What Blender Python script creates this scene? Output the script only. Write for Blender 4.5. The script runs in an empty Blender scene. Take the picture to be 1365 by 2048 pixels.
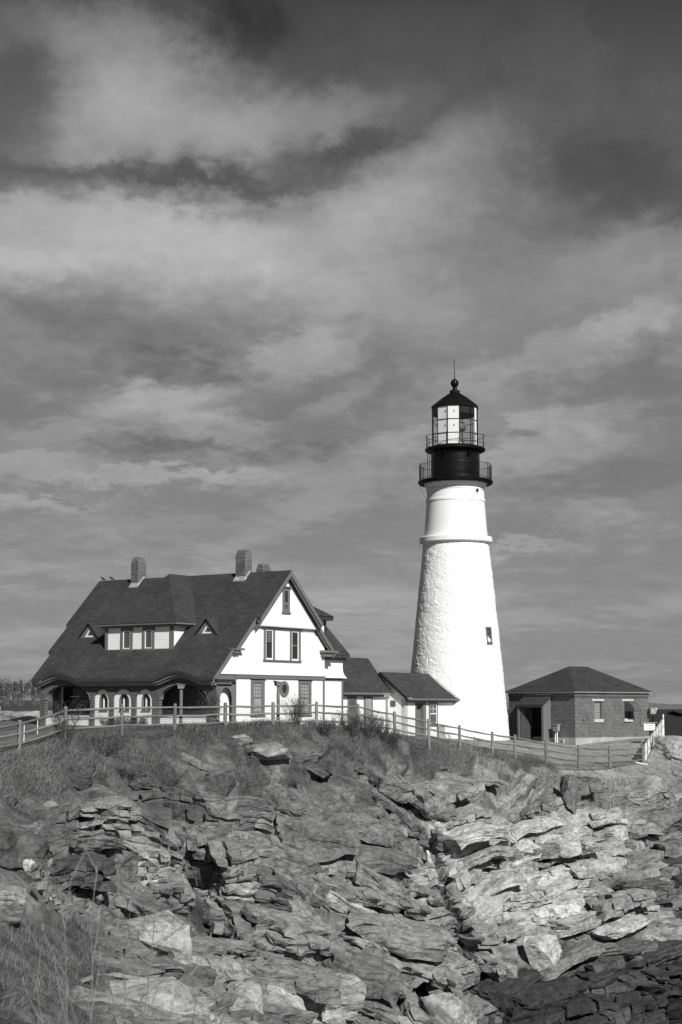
import bpy, bmesh, math, random
import numpy as np
from mathutils import Vector, Matrix
from mathutils.geometry import tessellate_polygon
rnd = random.Random(7)
SC = bpy.context.scene
COL = SC.collection
R = math.radians

# ------------------------------------------------------------------ camera
F, CX, CY, HZ, CZ = 3300.0, 682.5, 1024.0, 1412.0, 12.0
PITCH = math.atan((HZ - CY) / F)
cp_, sp_ = math.cos(PITCH), math.sin(PITCH)
def ray(px, py):
    a = (px - CX) / F; b = (CY - py) / F
    y = cp_ - b * sp_
    return a / y, (sp_ + b * cp_) / y
def at(px, py, Y):
    a, b = ray(px, py)
    return Vector((a * Y, Y, CZ + b * Y))
cd = bpy.data.cameras.new('camera'); cam = bpy.data.objects.new('camera', cd); COL.objects.link(cam)
cam.location = (0, 0, CZ); cam.rotation_euler = (math.pi / 2 + PITCH, 0, 0)
cd.sensor_fit = 'VERTICAL'; cd.sensor_height = 36.0; cd.lens = 36.0 * F / 2048.0
cd.clip_start = 0.2; cd.clip_end = 60000
cd.dof.use_dof = True; cd.dof.focus_distance = 88.0; cd.dof.aperture_fstop = 7.0
SC.camera = cam

# ------------------------------------------------------------------ mesh helpers
class MB:
    def __init__(s): s.v = []; s.f = []
    def add(s, vs, fs):
        n = len(s.v); s.v += [tuple(p) for p in vs]; s.f += [tuple(i + n for i in f) for f in fs]; return s
    def quad(s, *p): return s.add(p, [tuple(range(len(p)))])
    def hexa(s, p):
        return s.add(p, [(0, 3, 2, 1), (4, 5, 6, 7), (0, 1, 5, 4), (1, 2, 6, 5), (2, 3, 7, 6), (3, 0, 4, 7)])
    def box(s, x0, x1, y0, y1, z0, z1):
        return s.hexa([(x0, y0, z0), (x1, y0, z0), (x1, y1, z0), (x0, y1, z0), (x0, y0, z1), (x1, y0, z1), (x1, y1, z1), (x0, y1, z1)])
    def tube(s, pts, rad, n=8, cap=True):
        pts = [Vector(p) for p in pts]
        if not hasattr(rad, '__len__'): rad = [rad] * len(pts)
        base = len(s.v); prev = None
        for i, p in enumerate(pts):
            d = (pts[min(i + 1, len(pts) - 1)] - pts[max(i - 1, 0)]).normalized()
            if prev is None: prev = d.orthogonal().normalized()
            a = (prev - d * prev.dot(d)).normalized(); prev = a
            b = d.cross(a)
            for k in range(n):
                t = 2 * math.pi * k / n
                s.v.append(tuple(p + (a * math.cos(t) + b * math.sin(t)) * rad[i]))
        for i in range(len(pts) - 1):
            for k in range(n):
                k2 = (k + 1) % n
                s.f.append((base + i * n + k, base + i * n + k2, base + (i + 1) * n + k2, base + (i + 1) * n + k))
        if cap and n > 2:
            s.f.append(tuple(base + k for k in reversed(range(n))))
            s.f.append(tuple(base + (len(pts) - 1) * n + k for k in range(n)))
        return s
    def lathe(s, prof, n=64, cap=True):
        base = len(s.v)
        for (r, z) in prof:
            for k in range(n):
                t = 2 * math.pi * k / n
                s.v.append((r * math.cos(t), r * math.sin(t), z))
        for i in range(len(prof) - 1):
            for k in range(n):
                k2 = (k + 1) % n
                s.f.append((base + i * n + k, base + i * n + k2, base + (i + 1) * n + k2, base + (i + 1) * n + k))
        if cap:
            s.f.append(tuple(base + k for k in reversed(range(n))))
            s.f.append(tuple(base + (len(prof) - 1) * n + k for k in range(n)))
        return s
    def plate(s, outer, holes, to3, t):
        """polygon with holes, front at depth 0, back at depth -t (d is outward distance)"""
        loops = [outer] + list(holes)
        tri = tessellate_polygon([[Vector((a, b, 0)) for a, b in lp] for lp in loops])
        flat = [p for lp in loops for p in lp]
        n = len(flat); base = len(s.v)
        s.v += [tuple(to3(a, b, 0)) for a, b in flat] + [tuple(to3(a, b, -t)) for a, b in flat]
        for q in tri:
            s.f.append(tuple(base + i for i in q)); s.f.append(tuple(base + n + i for i in reversed(q)))
        o = 0
        for lp in loops:
            m = len(lp)
            for i in range(m):
                j = (i + 1) % m
                s.f.append((base + o + i, base + o + j, base + n + o + j, base + n + o + i))
            o += m
        return s
    def pbox(s, pl, a0, a1, b0, b1, d0, d1):
        return s.hexa([pl(a0, b0, d0), pl(a1, b0, d0), pl(a1, b1, d0), pl(a0, b1, d0), pl(a0, b0, d1), pl(a1, b0, d1), pl(a1, b1, d1), pl(a0, b1, d1)])
    def siding(s, outer, holes, to3, course=.12, out=.008):
        """lapped boards: every course is a tilted strip of its own"""
        loops = [outer] + list(holes)
        tri = tessellate_polygon([[Vector((a, b, 0)) for a, b in lp] for lp in loops])
        flat = [p for lp in loops for p in lp]
        bm = bmesh.new()
        vs = [bm.verts.new((a, b, 0)) for a, b in flat]
        for q in tri:
            try: bm.faces.new([vs[i] for i in q])
            except ValueError: pass
        lo = min(p[1] for p in flat); hi = max(p[1] for p in flat)
        k0 = math.ceil(lo / course + 1e-4)
        z = k0 * course
        while z < hi - 1e-4:
            bmesh.ops.bisect_plane(bm, geom=bm.verts[:] + bm.edges[:] + bm.faces[:], plane_co=(0, z, 0), plane_no=(0, 1, 0), dist=1e-5)
            z += course
        for f in bm.faces:
            c = math.floor(f.calc_center_median().y / course)
            ps = [to3(v.co.x, v.co.y, out * (1 - (v.co.y - c * course) / course) + .002) for v in f.verts]
            s.add(ps, [tuple(range(len(ps)))])
            for i in range(len(f.verts)):      # the under-edge of the board
                a, b = f.verts[i], f.verts[(i + 1) % len(f.verts)]
                if abs(a.co.y - c * course) < 1e-4 and abs(b.co.y - c * course) < 1e-4:
                    s.quad(to3(a.co.x, a.co.y, out + .002), to3(b.co.x, b.co.y, out + .002), to3(b.co.x, b.co.y, 0), to3(a.co.x, a.co.y, 0))
        bm.free()
        return s
    def mesh(s, name, m, smooth=False, fix=True, uv=False):
        me = bpy.data.meshes.new(name)
        me.from_pydata(s.v, [], s.f); me.update()
        if fix:
            bm = bmesh.new(); bm.from_mesh(me); bmesh.ops.recalc_face_normals(bm, faces=bm.faces); bm.to_mesh(me); bm.free()
        if smooth:
            for p in me.polygons: p.use_smooth = True
        if uv:
            l = me.uv_layers.new(name='UVMap')
            for p in me.polygons:
                nn = p.normal
                t = Vector((0, 0, 1)).cross(nn)
                t = t.normalized() if t.length > 1e-3 else Vector((1, 0, 0))
                b = nn.cross(t)
                for li in p.loop_indices:
                    co = me.vertices[me.loops[li].vertex_index].co
                    l.data[li].uv = (co.dot(t), co.dot(b))
        if m: me.materials.append(m)
        return me
def link(name, me, parent=None, label=None):
    o = bpy.data.objects.new(name, me); COL.objects.link(o)
    if parent: o.parent = parent
    if label: o['label'] = label
    return o
def obj(name, mb, m, parent=None, label=None, **k): return link(name, mb.mesh(name, m, **k), parent, label)
def tag(o, label=None, cat=None, group=None, kind=None):
    for a, b in (('label', label), ('category', cat), ('group', group), ('kind', kind)):
        if b: o[a] = b
    return o
def thing(name, label, cat, loc=(0, 0, 0), rz=0, group=None):
    o = bpy.data.objects.new(name, None); COL.objects.link(o); o.empty_display_size = .3
    o.location = loc; o.rotation_euler = (0, 0, rz)
    return tag(o, label, cat, group)
def copy_tree(o, parent=None):
    kids = [c for c in o.children]
    c = o.copy(); COL.objects.link(c)
    if parent: c.parent = parent
    for k in kids: copy_tree(k, c)
    return c
def arch(x0, x1, z0, zs, zt, n=20):
    cx, rx = (x0 + x1) / 2, (x1 - x0) / 2
    return [(x0, z0)] + [(cx - rx * math.cos(math.pi * i / n), zs + (zt - zs) * math.sin(math.pi * i / n)) for i in range(n + 1)] + [(x1, z0)]
def rect(x0, x1, z0, z1): return [(x0, z0), (x1, z0), (x1, z1), (x0, z1)]
def ellipse(cx, cz, rx, rz, n=32): return [(cx + rx * math.cos(2 * math.pi * i / n), cz + rz * math.sin(2 * math.pi * i / n)) for i in range(n)]

# ------------------------------------------------------------------ materials
class NT:
    def __init__(s, nt): s.nt = nt
    def n(s, t, **k):
        nd = s.nt.nodes.new(t)
        for a, b in k.items(): setattr(nd, a, b)
        return nd
    def set(s, inp, v):
        if isinstance(v, bpy.types.NodeSocket): s.nt.links.new(v, inp)
        elif v is not None: inp.default_value = v
    def m(s, op, a, b=None, c=None, clamp=False):
        nd = s.n('ShaderNodeMath', operation=op, use_clamp=clamp)
        s.set(nd.inputs[0], a)
        if b is not None: s.set(nd.inputs[1], b)
        if c is not None: s.set(nd.inputs[2], c)
        return nd.outputs[0]
    def noise(s, vec, scale, detail=4, rough=.55, dist=0):
        nd = s.n('ShaderNodeTexNoise'); s.set(nd.inputs['Vector'], vec)
        nd.inputs['Scale'].default_value = scale; nd.inputs['Detail'].default_value = detail
        nd.inputs['Roughness'].default_value = rough; nd.inputs['Distortion'].default_value = dist
        return nd.outputs['Fac']
    def rng(s, v, a0, a1, b0, b1):
        nd = s.n('ShaderNodeMapRange'); s.set(nd.inputs[0], v)
        for i, x in enumerate((a0, a1, b0, b1)): s.set(nd.inputs[i + 1], x)
        return nd.outputs[0]
    def grey(s, v):
        nd = s.n('ShaderNodeCombineColor')
        for i in range(3): s.set(nd.inputs[i], v)
        return nd.outputs[0]
    def scale(s, vec, sc):
        nd = s.n('ShaderNodeMapping'); s.set(nd.inputs['Vector'], vec); nd.inputs['Scale'].default_value = sc
        return nd.outputs[0]
def base_mat(name):
    m = bpy.data.materials.new(name); m.use_nodes = True
    t = NT(m.node_tree); b = m.node_tree.nodes['Principled BSDF']
    return m, t, b
def bump(t, b, h, strength=.4, dist=.02):
    nd = t.n('ShaderNodeBump'); nd.inputs['Strength'].default_value = strength; nd.inputs['Distance'].default_value = dist
    t.set(nd.inputs['Height'], h); t.set(b.inputs['Normal'], nd.outputs[0])
def paint(name, v, var=.12, scale=1.5, rough=.6, spec=.3, bmp=.15, stretch=(1, 1, 1)):
    m, t, b = base_mat(name)
    co = t.n('ShaderNodeTexCoord').outputs['Object']
    n1 = t.noise(t.scale(co, stretch), scale, 6, .6); n2 = t.noise(co, scale * 12, 3, .6)
    f = t.m('ADD', t.m('MULTIPLY', n1, .7), t.m('MULTIPLY', n2, .3))
    t.set(b.inputs['Base Color'], t.grey(t.rng(f, .3, .7, v * (1 - var), v * (1 + var))))
    b.inputs['Roughness'].default_value = rough; b.inputs['Specular IOR Level'].default_value = spec
    if bmp: bump(t, b, n2, bmp, .01)
    return m
def wood_mat(name, v):
    m, t, b = base_mat(name)
    co = t.n('ShaderNodeTexCoord').outputs['Object']
    n1 = t.noise(co, 2.2, 5, .6); n2 = t.noise(t.scale(co, (30, 30, 4)), 1, 4, .6)
    oi = t.n('ShaderNodeObjectInfo').outputs['Random']
    f = t.m('ADD', t.m('ADD', t.m('MULTIPLY', n1, .5), t.m('MULTIPLY', n2, .3)), t.m('MULTIPLY', oi, .25))
    t.set(b.inputs['Base Color'], t.grey(t.rng(f, .3, .8, v * .55, v * 1.35)))
    b.inputs['Roughness'].default_value = .85; b.inputs['Specular IOR Level'].default_value = .15
    bump(t, b, n2, .5, .02)
    return m
def brick_tex(t, uv, sx, w, h, mort, c1, c2, cm, bias=0., off=.5):
    nd = t.n('ShaderNodeTexBrick'); t.set(nd.inputs['Vector'], uv)
    nd.offset = off
    nd.inputs['Color1'].default_value = (c1, c1, c1, 1); nd.inputs['Color2'].default_value = (c2, c2, c2, 1); nd.inputs['Mortar'].default_value = (cm, cm, cm, 1)
    nd.inputs['Scale'].default_value = sx; nd.inputs['Mortar Size'].default_value = mort; nd.inputs['Mortar Smooth'].default_value = .2
    nd.inputs['Bias'].default_value = bias; nd.inputs['Brick Width'].default_value = w; nd.inputs['Row Height'].default_value = h
    return nd
def mixmul(t, col, f):
    nd = t.n('ShaderNodeMix', data_type='RGBA', blend_type='MULTIPLY'); nd.inputs[0].default_value = 1
    t.set(nd.inputs[6], col); t.set(nd.inputs[7], t.grey(f)); return nd.outputs[2]
def brick_mat(name, c1, c2, cm, w=.42, h=.15, mort=.022):
    m, t, b = base_mat(name)
    uv = t.n('ShaderNodeUVMap').outputs[0]
    nd = brick_tex(t, uv, 1, w, h, mort, c1, c2, cm)
    n1 = t.noise(uv, .9, 5, .65)
    t.set(b.inputs['Base Color'], mixmul(t, nd.outputs['Color'], t.rng(n1, .3, .7, .75, 1.2)))
    b.inputs['Roughness'].default_value = .9; b.inputs['Specular IOR Level'].default_value = .15
    bump(t, b, t.m('MULTIPLY', nd.outputs['Fac'], -1), .6, .02)
    return m
def shingle_mat(name, c1, c2, w=.32, h=.15, rough=.85, hs=.5):
    m, t, b = base_mat(name)
    uv = t.n('ShaderNodeUVMap').outputs[0]
    nd = brick_tex(t, uv, 1, w, h, .012, c1, c2, c1 * .55)
    n1 = t.noise(uv, .55, 6, .65); n2 = t.noise(uv, 40, 2, .6)
    f = t.m('ADD', t.m('MULTIPLY', n1, .75), t.m('MULTIPLY', n2, .25))
    t.set(b.inputs['Base Color'], mixmul(t, nd.outputs['Color'], t.rng(f, .3, .7, .72, 1.3)))
    b.inputs['Roughness'].default_value = rough; b.inputs['Specular IOR Level'].default_value = .15
    sep = t.n('ShaderNodeSeparateXYZ'); t.set(sep.inputs[0], uv)
    saw = t.m('FRACT', t.m('DIVIDE', sep.outputs[1], h))
    hgt = t.m('SUBTRACT', t.m('MULTIPLY', t.m('SUBTRACT', 1.0, saw), .6), t.m('MULTIPLY', nd.outputs['Fac'], .5))
    bump(t, b, hgt, hs, .03)
    return m
def glass_dark(name, v=.03, rough=.05):
    m, t, b = base_mat(name)
    b.inputs['Base Color'].default_value = (v, v, v, 1); b.inputs['Roughness'].default_value = rough; b.inputs['Specular IOR Level'].default_value = .5
    co = t.n('ShaderNodeTexCoord').outputs['Object']
    bump(t, b, t.noise(co, 1.3, 2), .08, .05)
    return m
def clear_glass(name):
    m = bpy.data.materials.new(name); m.use_nodes = True
    t = NT(m.node_tree); m.node_tree.nodes.clear()
    out = t.n('ShaderNodeOutputMaterial'); mx = t.n('ShaderNodeMixShader'); tr = t.n('ShaderNodeBsdfTransparent'); gl = t.n('ShaderNodeBsdfGlossy')
    tr.inputs[0].default_value = (.95, .95, .95, 1); gl.inputs['Roughness'].default_value = .03
    mx.inputs[0].default_value = .07; t.set(mx.inputs[1], tr.outputs[0]); t.set(mx.inputs[2], gl.outputs[0]); t.set(out.inputs[0], mx.outputs[0])
    return m
M = dict(
    white=paint('white_paint', .86, .06, .8, .7, .2), trim=paint('grey_trim', .16, .12, 1.2, .6, .25),
    trimlight=paint('light_grey_trim', .24, .12, 1.2, .6, .25), iron=paint('black_iron', .006, .4, 2, .35, .22, .05),
    roof=shingle_mat('roof_shingles', .043, .061), wallshingle=shingle_mat('wall_shingles', .105, .135, .22, .15),
    brick=brick_mat('brick_wall', .072, .135, .25, .26, .095, .012), chimbrick=brick_mat('chimney_brick', .05, .12, .26, .25, .10, .014),
    concrete=paint('concrete', .36, .3, 1.1, .9, .1, .4), stone=paint('pale_stone', .5, .25, 4, .85, .1, .3), flash=paint('pale_flashing', .33, .7, 5, .8, .2),
    fence=wood_mat('weathered_wood', .21), pane=glass_dark('window_glass'), panecurtain=paint('curtained_glass', .33, .35, 3, .25, .5, 0, (3, 3, .4)),
    panegrey=paint('shuttered_pane', .09, .2, 3, .4, .4, 0), dark=paint('dark_interior', .02, .3, 2, .8, .1),
    door=paint('grey_door', .15, .1, 1.2, .5, .3), clear=clear_glass('lantern_glass'), galv=paint('galvanised_wire', .22, .2, 4, .5, .4, 0),
    towerw=paint('whitewash', .84, .04, 1.5, .8, .15, .25), roughcast=paint('whitewashed_roughcast', .82, .04, 4, .8, .15, .6),
    metal=paint('grey_metal', .3, .2, 3, .45, .5, .1), awning=paint('awning_canvas', .10, .15, 2, .7, .2), bird=paint('black_feathers', .01, .3, 8, .6, .3),
    bark=paint('grey_bark', .12, .4, 6, .9, .1), twig=paint('dry_twigs', .11, .5, 3, .9, .1, 0), stalk=paint('dry_stalks', .19, .35, 3, .9, .1, 0),
    leafdark=paint('dark_leaves', .05, .5, 4, .8, .2, 0), letter=paint('sign_letters', .05, .1, 3, .6, .2, 0), brass=paint('lens_metal', .16, .2, 3, .3, .6, 0),
)

# ================================================================== KEEPER'S HOUSE
HO = at(432, 1452, 89.0); HA = R(34.2); HROT = math.pi / 2 - HA; ZB = 10.8
# local axes of every house-aligned building: x = v along the gable end (to the right and away), y = u along the long wall (to the left and away)
def Gp(u0): return lambda a, b, d: (a, u0 - d, b - ZB)          # planes parallel to the gable wall, a = v
def Lp(v0): return lambda a, b, d: (v0 - d, a, b - ZB)          # planes parallel to the long wall, a = u
def P3(u, v, z): return (v, u, z - ZB)
def hbase(v, u, z=None): # local to world xy
    c, s = math.cos(HROT), math.sin(HROT)
    return (HO.x + c * v - s * u, HO.y + s * v + c * u)
HLOC = (HO.x, HO.y, ZB)
VR, ZR, SF, SR = 5.9, 19.67, .975, .91
def zf(v): return ZR + SF * (v - VR)
def zr(v): return ZR - SR * (v - VR)

def window(root, pl, a0, a1, b0, b1, casing=.14, cap=0, sash=True, muntins=(0, 0), pane='pane', casem='trim', name='window', sill=.05, meet=.5, sm='white', d=.06):
    mb = MB()
    mb.pbox(pl, a0, a0 + casing, b0, b1, 0, d); mb.pbox(pl, a1 - casing, a1, b0, b1, 0, d)
    mb.pbox(pl, a0 + casing, a1 - casing, b1 - casing, b1, 0, d); mb.pbox(pl, a0 + casing, a1 - casing, b0, b0 + casing * .7, 0, d)
    if cap: mb.pbox(pl, a0 - .08, a1 + .08, b1 + .001, b1 + cap, 0, d + .1)
    if sill: mb.pbox(pl, a0 - .06, a1 + .06, b0 - sill, b0 - .001, 0, d + .06)
    w = obj(name, mb, M[casem], root)
    i0, i1, j0, j1 = a0 + casing, a1 - casing, b0 + casing * .7, b1 - casing
    obj('pane', MB().pbox(pl, i0, i1, j0, j1, -.02, .012), M[pane], w)
    if sash:
        s = .05; mb = MB()
        mb.pbox(pl, i0, i0 + s, j0, j1, .013, .04); mb.pbox(pl, i1 - s, i1, j0, j1, .013, .04)
        mb.pbox(pl, i0 + s, i1 - s, j1 - s, j1, .013, .04); mb.pbox(pl, i0 + s, i1 - s, j0, j0 + s, .013, .04)
        jm = j0 + (j1 - j0) * (meet or .5)
        if meet: mb.pbox(pl, i0 + s, i1 - s, jm - .03, jm + .03, .013, .045)
        nx, nz = muntins
        for k in range(1, nx + 1):
            a = i0 + (i1 - i0) * k / (nx + 1); mb.pbox(pl, a - .012, a + .012, jm + .03, j1 - s, .014, .03)
        for k in range(1, nz + 1):
            b = jm + (j1 - jm) * k / (nz + 1); mb.pbox(pl, i0 + s, i1 - s, b - .012, b + .012, .014, .028)
        obj('sash', mb, M[sm], w)
    return w

house = thing('keepers_house', 'large white clapboard house with dark shingled roof, three brick chimneys and an arched front porch', 'house', HLOC, HROT)
# ---- gable end
g = Gp(0)
wins_low = [(3.04, 4.28, 11.5, 13.5), (7.55, 8.8, 11.5, 13.5)]
mb = MB(); mb.siding([(1.65, 10.4), (10.12, 10.4), (10.12, 13.56), (1.65, 13.56)], [], g)
mb.plate([(1.65, 10.4), (10.12, 10.4), (10.12, 13.66), (1.65, 13.66)], [], Gp(.0), .2)
mb.siding([(.2, 13.2), (1.5, 13.2), (1.5, 13.5), (.2, 13.5)], [], Gp(.12)); mb.plate(rect(.2, 1.5, 13.2, 13.6), [], Gp(.12), .1)
low = obj('gable_wall', mb, M['white'], house)
up = [(.0, 13.70), (10.12, 13.70), (10.12, 15.6), (9.1, 16.55), (2.92, 16.55)]
mb = MB(); mb.siding(up, [], Gp(-.05)); mb.plate(up, [], Gp(-.05), .2)
obj('gable_wall', mb, M['white'], house)
# scalloped top gable
teeth = []
n = 52; a0, a1 = 2.86, 9.12
for i in range(n):
    x = a0 + (a1 - a0) * i / n; w_ = (a1 - a0) / n
    teeth += [(x + .012, 16.48), (x + w_ * .5, 16.40), (x + w_ - .012, 16.48)]
tri = teeth + [(9.12, 16.55), (5.9, 19.44), (2.86, 16.55)]
mb = MB(); mb.plate(tri, [], Gp(-.3), .05); mb.plate([(2.9, 16.55), (9.08, 16.55), (5.9, 19.42)], [], Gp(-.26), .2)
obj('scalloped_gable', mb, M['white'], house)
mb = MB(); mb.pbox(Gp(0), 2.92, 9.1, 16.49, 16.545, 0, .27)
mb.pbox(Gp(0), 4.0, 7.8, 16.3, 16.48, .05, .14)
obj('gable_soffit', mb, M['trim'], house)
# belt and corner boards
mb = MB(); mb.pbox(Gp(0), 1.58, 10.16, 13.52, 13.69, .0, .09); mb.pbox(Gp(0), .2, 1.52, 13.52, 13.69, .0, .07)
mb.pbox(Gp(0), -.05, 10.2, 13.692, 13.73, -.02, .11)
obj('belt_course', mb, M['trim'], house)
for a_, b_ in ((1.53, 1.71), (10.0, 10.16)): obj('corner_board', MB().pbox(Gp(0), a_, b_, 10.4, 13.51, -.02, .05), M['trim'], house)
for (a, b, c, d_) in wins_low:
    window(house, Gp(0), a, b, c, d_, .21, .1, True, (3, 3), 'panecurtain', sm='trim')
# upper paired windows share one frame
mb = MB()
for a in (4.14, 7.49): mb.pbox(Gp(-.05), a, a + .16, 14.58, 16.3, 0, .06)
mb.pbox(Gp(-.05), 5.02, 5.16, 14.58, 16.3, 0, .06); mb.pbox(Gp(-.05), 6.63, 6.77, 14.58, 16.3, 0, .06)
mb.pbox(Gp(-.05), 4.14, 7.65, 16.301, 16.4, 0, .07); mb.pbox(Gp(-.05), 4.08, 7.71, 14.5, 14.579, 0, .1)
obj('paired_window_frame', mb, M['trim'], house)
for a in (4.3, 6.77):
    w = obj('window', MB().pbox(Gp(-.05), a, a + .72, 14.58, 16.3, .001, .012), M['white'], house)
    obj('pane', MB().pbox(Gp(-.05), a + .1, a + .62, 14.68, 16.2, .012, .02), M['pane'], w)
    mb = MB()
    if a < 5:
        for k in range(1, 4): mb.pbox(Gp(-.05), a + .1 + .13 * k - .015, a + .1 + .13 * k + .015, 15.6, 16.2, .02, .03)
        for k in range(0, 4): mb.pbox(Gp(-.05), a + .1, a + .62, 15.6 + .15 * k - .015, 15.6 + .15 * k + .015, .021, .031)
        obj('muntins', mb, M['trimlight'], w)
    else:
        mb.pbox(Gp(-.05), a + .1, a + .62, 15.42, 15.47, .02, .035); obj('sash', mb, M['trimlight'], w)
# attic window
at_ = Gp(-.3)
mb = MB(); mb.pbox(at_, 5.56, 6.24, 17.3, 18.68, .0, .05); mb.pbox(at_, 5.46, 6.34, 18.681, 18.76, -.02, .12); mb.pbox(at_, 5.5, 6.3, 17.22, 17.299, -.02, .1)
w = obj('attic_window', mb, M['trim'], house)
obj('pane', MB().pbox(at_, 5.74, 6.02, 17.85, 18.5, .05, .056), M['pane'], w)
mb = MB(); mb.pbox(at_, 5.74, 6.02, 17.5, 17.72, .05, .056); obj('pane', mb, M['panegrey'], w)
# round window
mb = MB(); mb.plate(ellipse(6.13, 12.96, .45, .45), [ellipse(6.13, 12.96, .25, .25)], Gp(-.07), .07)
w = obj('round_window', mb, M['trim'], house)
mb = MB(); mb.plate(ellipse(6.13, 12.96, .26, .26), [], Gp(-.022), .04); obj('pane', mb, M['pane'], w)
# ---- roof, three tiers of growing overhang
tiers = [(VR, 3.05, -.67, 13.95), (3.05, 1.33, -.34, 13.7), (1.33, -.42, -.12, 13.36)]
mb = MB()
def slab(mb, u0, u1, v0, v1, zfun, t=.2):
    mb.hexa([P3(u0, v0, zfun(v0) - t), P3(u1, v0, zfun(v0) - t), P3(u1, v1, zfun(v1) - t), P3(u0, v1, zfun(v1) - t),
             P3(u0, v0, zfun(v0)), P3(u1, v0, zfun(v0)), P3(u1, v1, zfun(v1)), P3(u0, v1, zfun(v1))])
slab(mb, tiers[0][2], tiers[0][3], 3.05, VR, zf); slab(mb, tiers[1][2], tiers[1][3], 1.33, 3.05, zf)
slab(mb, tiers[0][2], tiers[0][3], VR, 8.95, zr); slab(mb, tiers[1][2], tiers[1][3], 8.95, 10.8, zr)
# lowest tier: a gridded sheet lifted over the two porch arches
def eb(u):
    h = 0
    for c, w_ in ((11.28, 1.75), (2.42, 1.75)):
        t = abs(u - c) / w_
        if t < 1.0: h += .40 * (math.cos(math.pi * t) * .5 + .5) ** .8
    return h
NU, NV = 110, 8
def eave(u, v, dz=0):
    k = max(0, min(1, (1.33 - v) / 1.75)); k = k * k
    return P3(u, v, zf(v) + eb(u) * k + dz)
us = [tiers[2][2] + (tiers[2][3] - tiers[2][2]) * i / NU for i in range(NU + 1)]
vs_ = [1.33 - 1.75 * j / NV for j in range(NV + 1)]
for dz in (0, -.16):
    b = len(mb.v)
    for u in us:
        for v in vs_: mb.v.append(eave(u, v, dz))
    for i in range(NU):
        for j in range(NV):
            q = (b + i * (NV + 1) + j, b + (i + 1) * (NV + 1) + j, b + (i + 1) * (NV + 1) + j + 1, b + i * (NV + 1) + j + 1)
            mb.f.append(q if dz else tuple(reversed(q)))
n_ = (NU + 1) * (NV + 1); b = len(mb.v) - 2 * n_
for i in range(NU):
    p, q = b + i * (NV + 1) + NV, b + (i + 1) * (NV + 1) + NV
    mb.f.append((p, q, q + n_, p + n_))
for i in (0, NU):
    for j in range(NV):
        p = b + i * (NV + 1) + j; mb.f.append((p, p + 1, p + 1 + n_, p + n_))
roof = obj('roof', mb, M['roof'], house, uv=True)
# eaves moulding follows the curve
mb = MB()
for (v0, v1, d0, d1) in ((-.34, -.2, -.17, -.27), (-.22, -.08, -.271, -.40)):
    for i in range(NU):
        ps = []
        for u in (us[i], us[i + 1]):
            z = P3(u, -.42, zf(-.42) + eb(u))[2]
            ps.append([(v0, u, z + d1), (v1, u, z + d1), (v1, u, z + d0), (v0, u, z + d0)])
        mb.hexa([ps[0][0], ps[0][1], ps[1][1], ps[1][0], ps[0][3], ps[0][2], ps[1][2], ps[1][3]])
obj('eaves_moulding', mb, M['trimlight'], house)
# bargeboards and friezes on the gable
mb = MB()
def rake(mb, va, vb, zfun, u0, u1, t0, t1):
    mb.hexa([P3(u0, va, zfun(va) - t1), P3(u1, va, zfun(va) - t1), P3(u1, vb, zfun(vb) - t1), P3(u0, vb, zfun(vb) - t1),
             P3(u0, va, zfun(va) - t0), P3(u1, va, zfun(va) - t0), P3(u1, vb, zfun(vb) - t0), P3(u0, vb, zfun(vb) - t0)])
for (va, vb, zz, u) in ((3.05, VR, zf, -.67), (1.33, 3.05, zf, -.34), (-.4, 1.33, zf, -.12), (VR, 8.95, zr, -.67), (8.95, 10.8, zr, -.34)):
    rake(mb, va, vb, zz, u - .03, u + .06, .06, .34); rake(mb, va, vb, zz, u + .061, u + .14, .201, .44)
    if u < -.2: rake(mb, va + (.0), vb, zz, u + .141, u + .22, .201, .30)
for (va, vb, zz, u) in ((2.9, VR, zf, -.355), (.0, 2.9, zf, -.11), (VR, 9.1, zr, -.355), (9.1, 10.1, zr, -.11)):
    rake(mb, va, vb, zz, u, u + .05, .2, .42)
obj('bargeboard', mb, M['trim'], house)
mb = MB()
obj('eaves_return', MB().pbox(Gp(0), 1.2, 1.98, 15.02, 15.14, -.1, .40).pbox(Gp(0), 1.2, 1.72, 14.86, 15.019, -.1, .30), M['trim'], house)
obj('eaves_return', MB().pbox(Gp(0), 9.6, 11.05, 15.1, 15.24, -.3, .42).pbox(Gp(0), 9.7, 10.75, 14.88, 15.099, -.3, .32), M['trim'], house)
obj('gable_bracket', MB().pbox(Gp(0), 8.9, 9.2, 16.5, 16.75, -.1, .5), M['trim'], house)
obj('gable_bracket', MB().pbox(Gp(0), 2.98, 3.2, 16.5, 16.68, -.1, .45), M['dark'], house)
mb = MB()
for k, (zz, dd, vv) in enumerate(((13.42, .36, 1.45), (13.32, .26, 1.3), (13.18, .18, 1.2))):
    mb.pbox(Gp(0), -.36 + .1 * k, vv, zz - .0, zz + .1 - .002, -.1, dd)
obj('eaves_return', mb, M['trim'], house)
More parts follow.
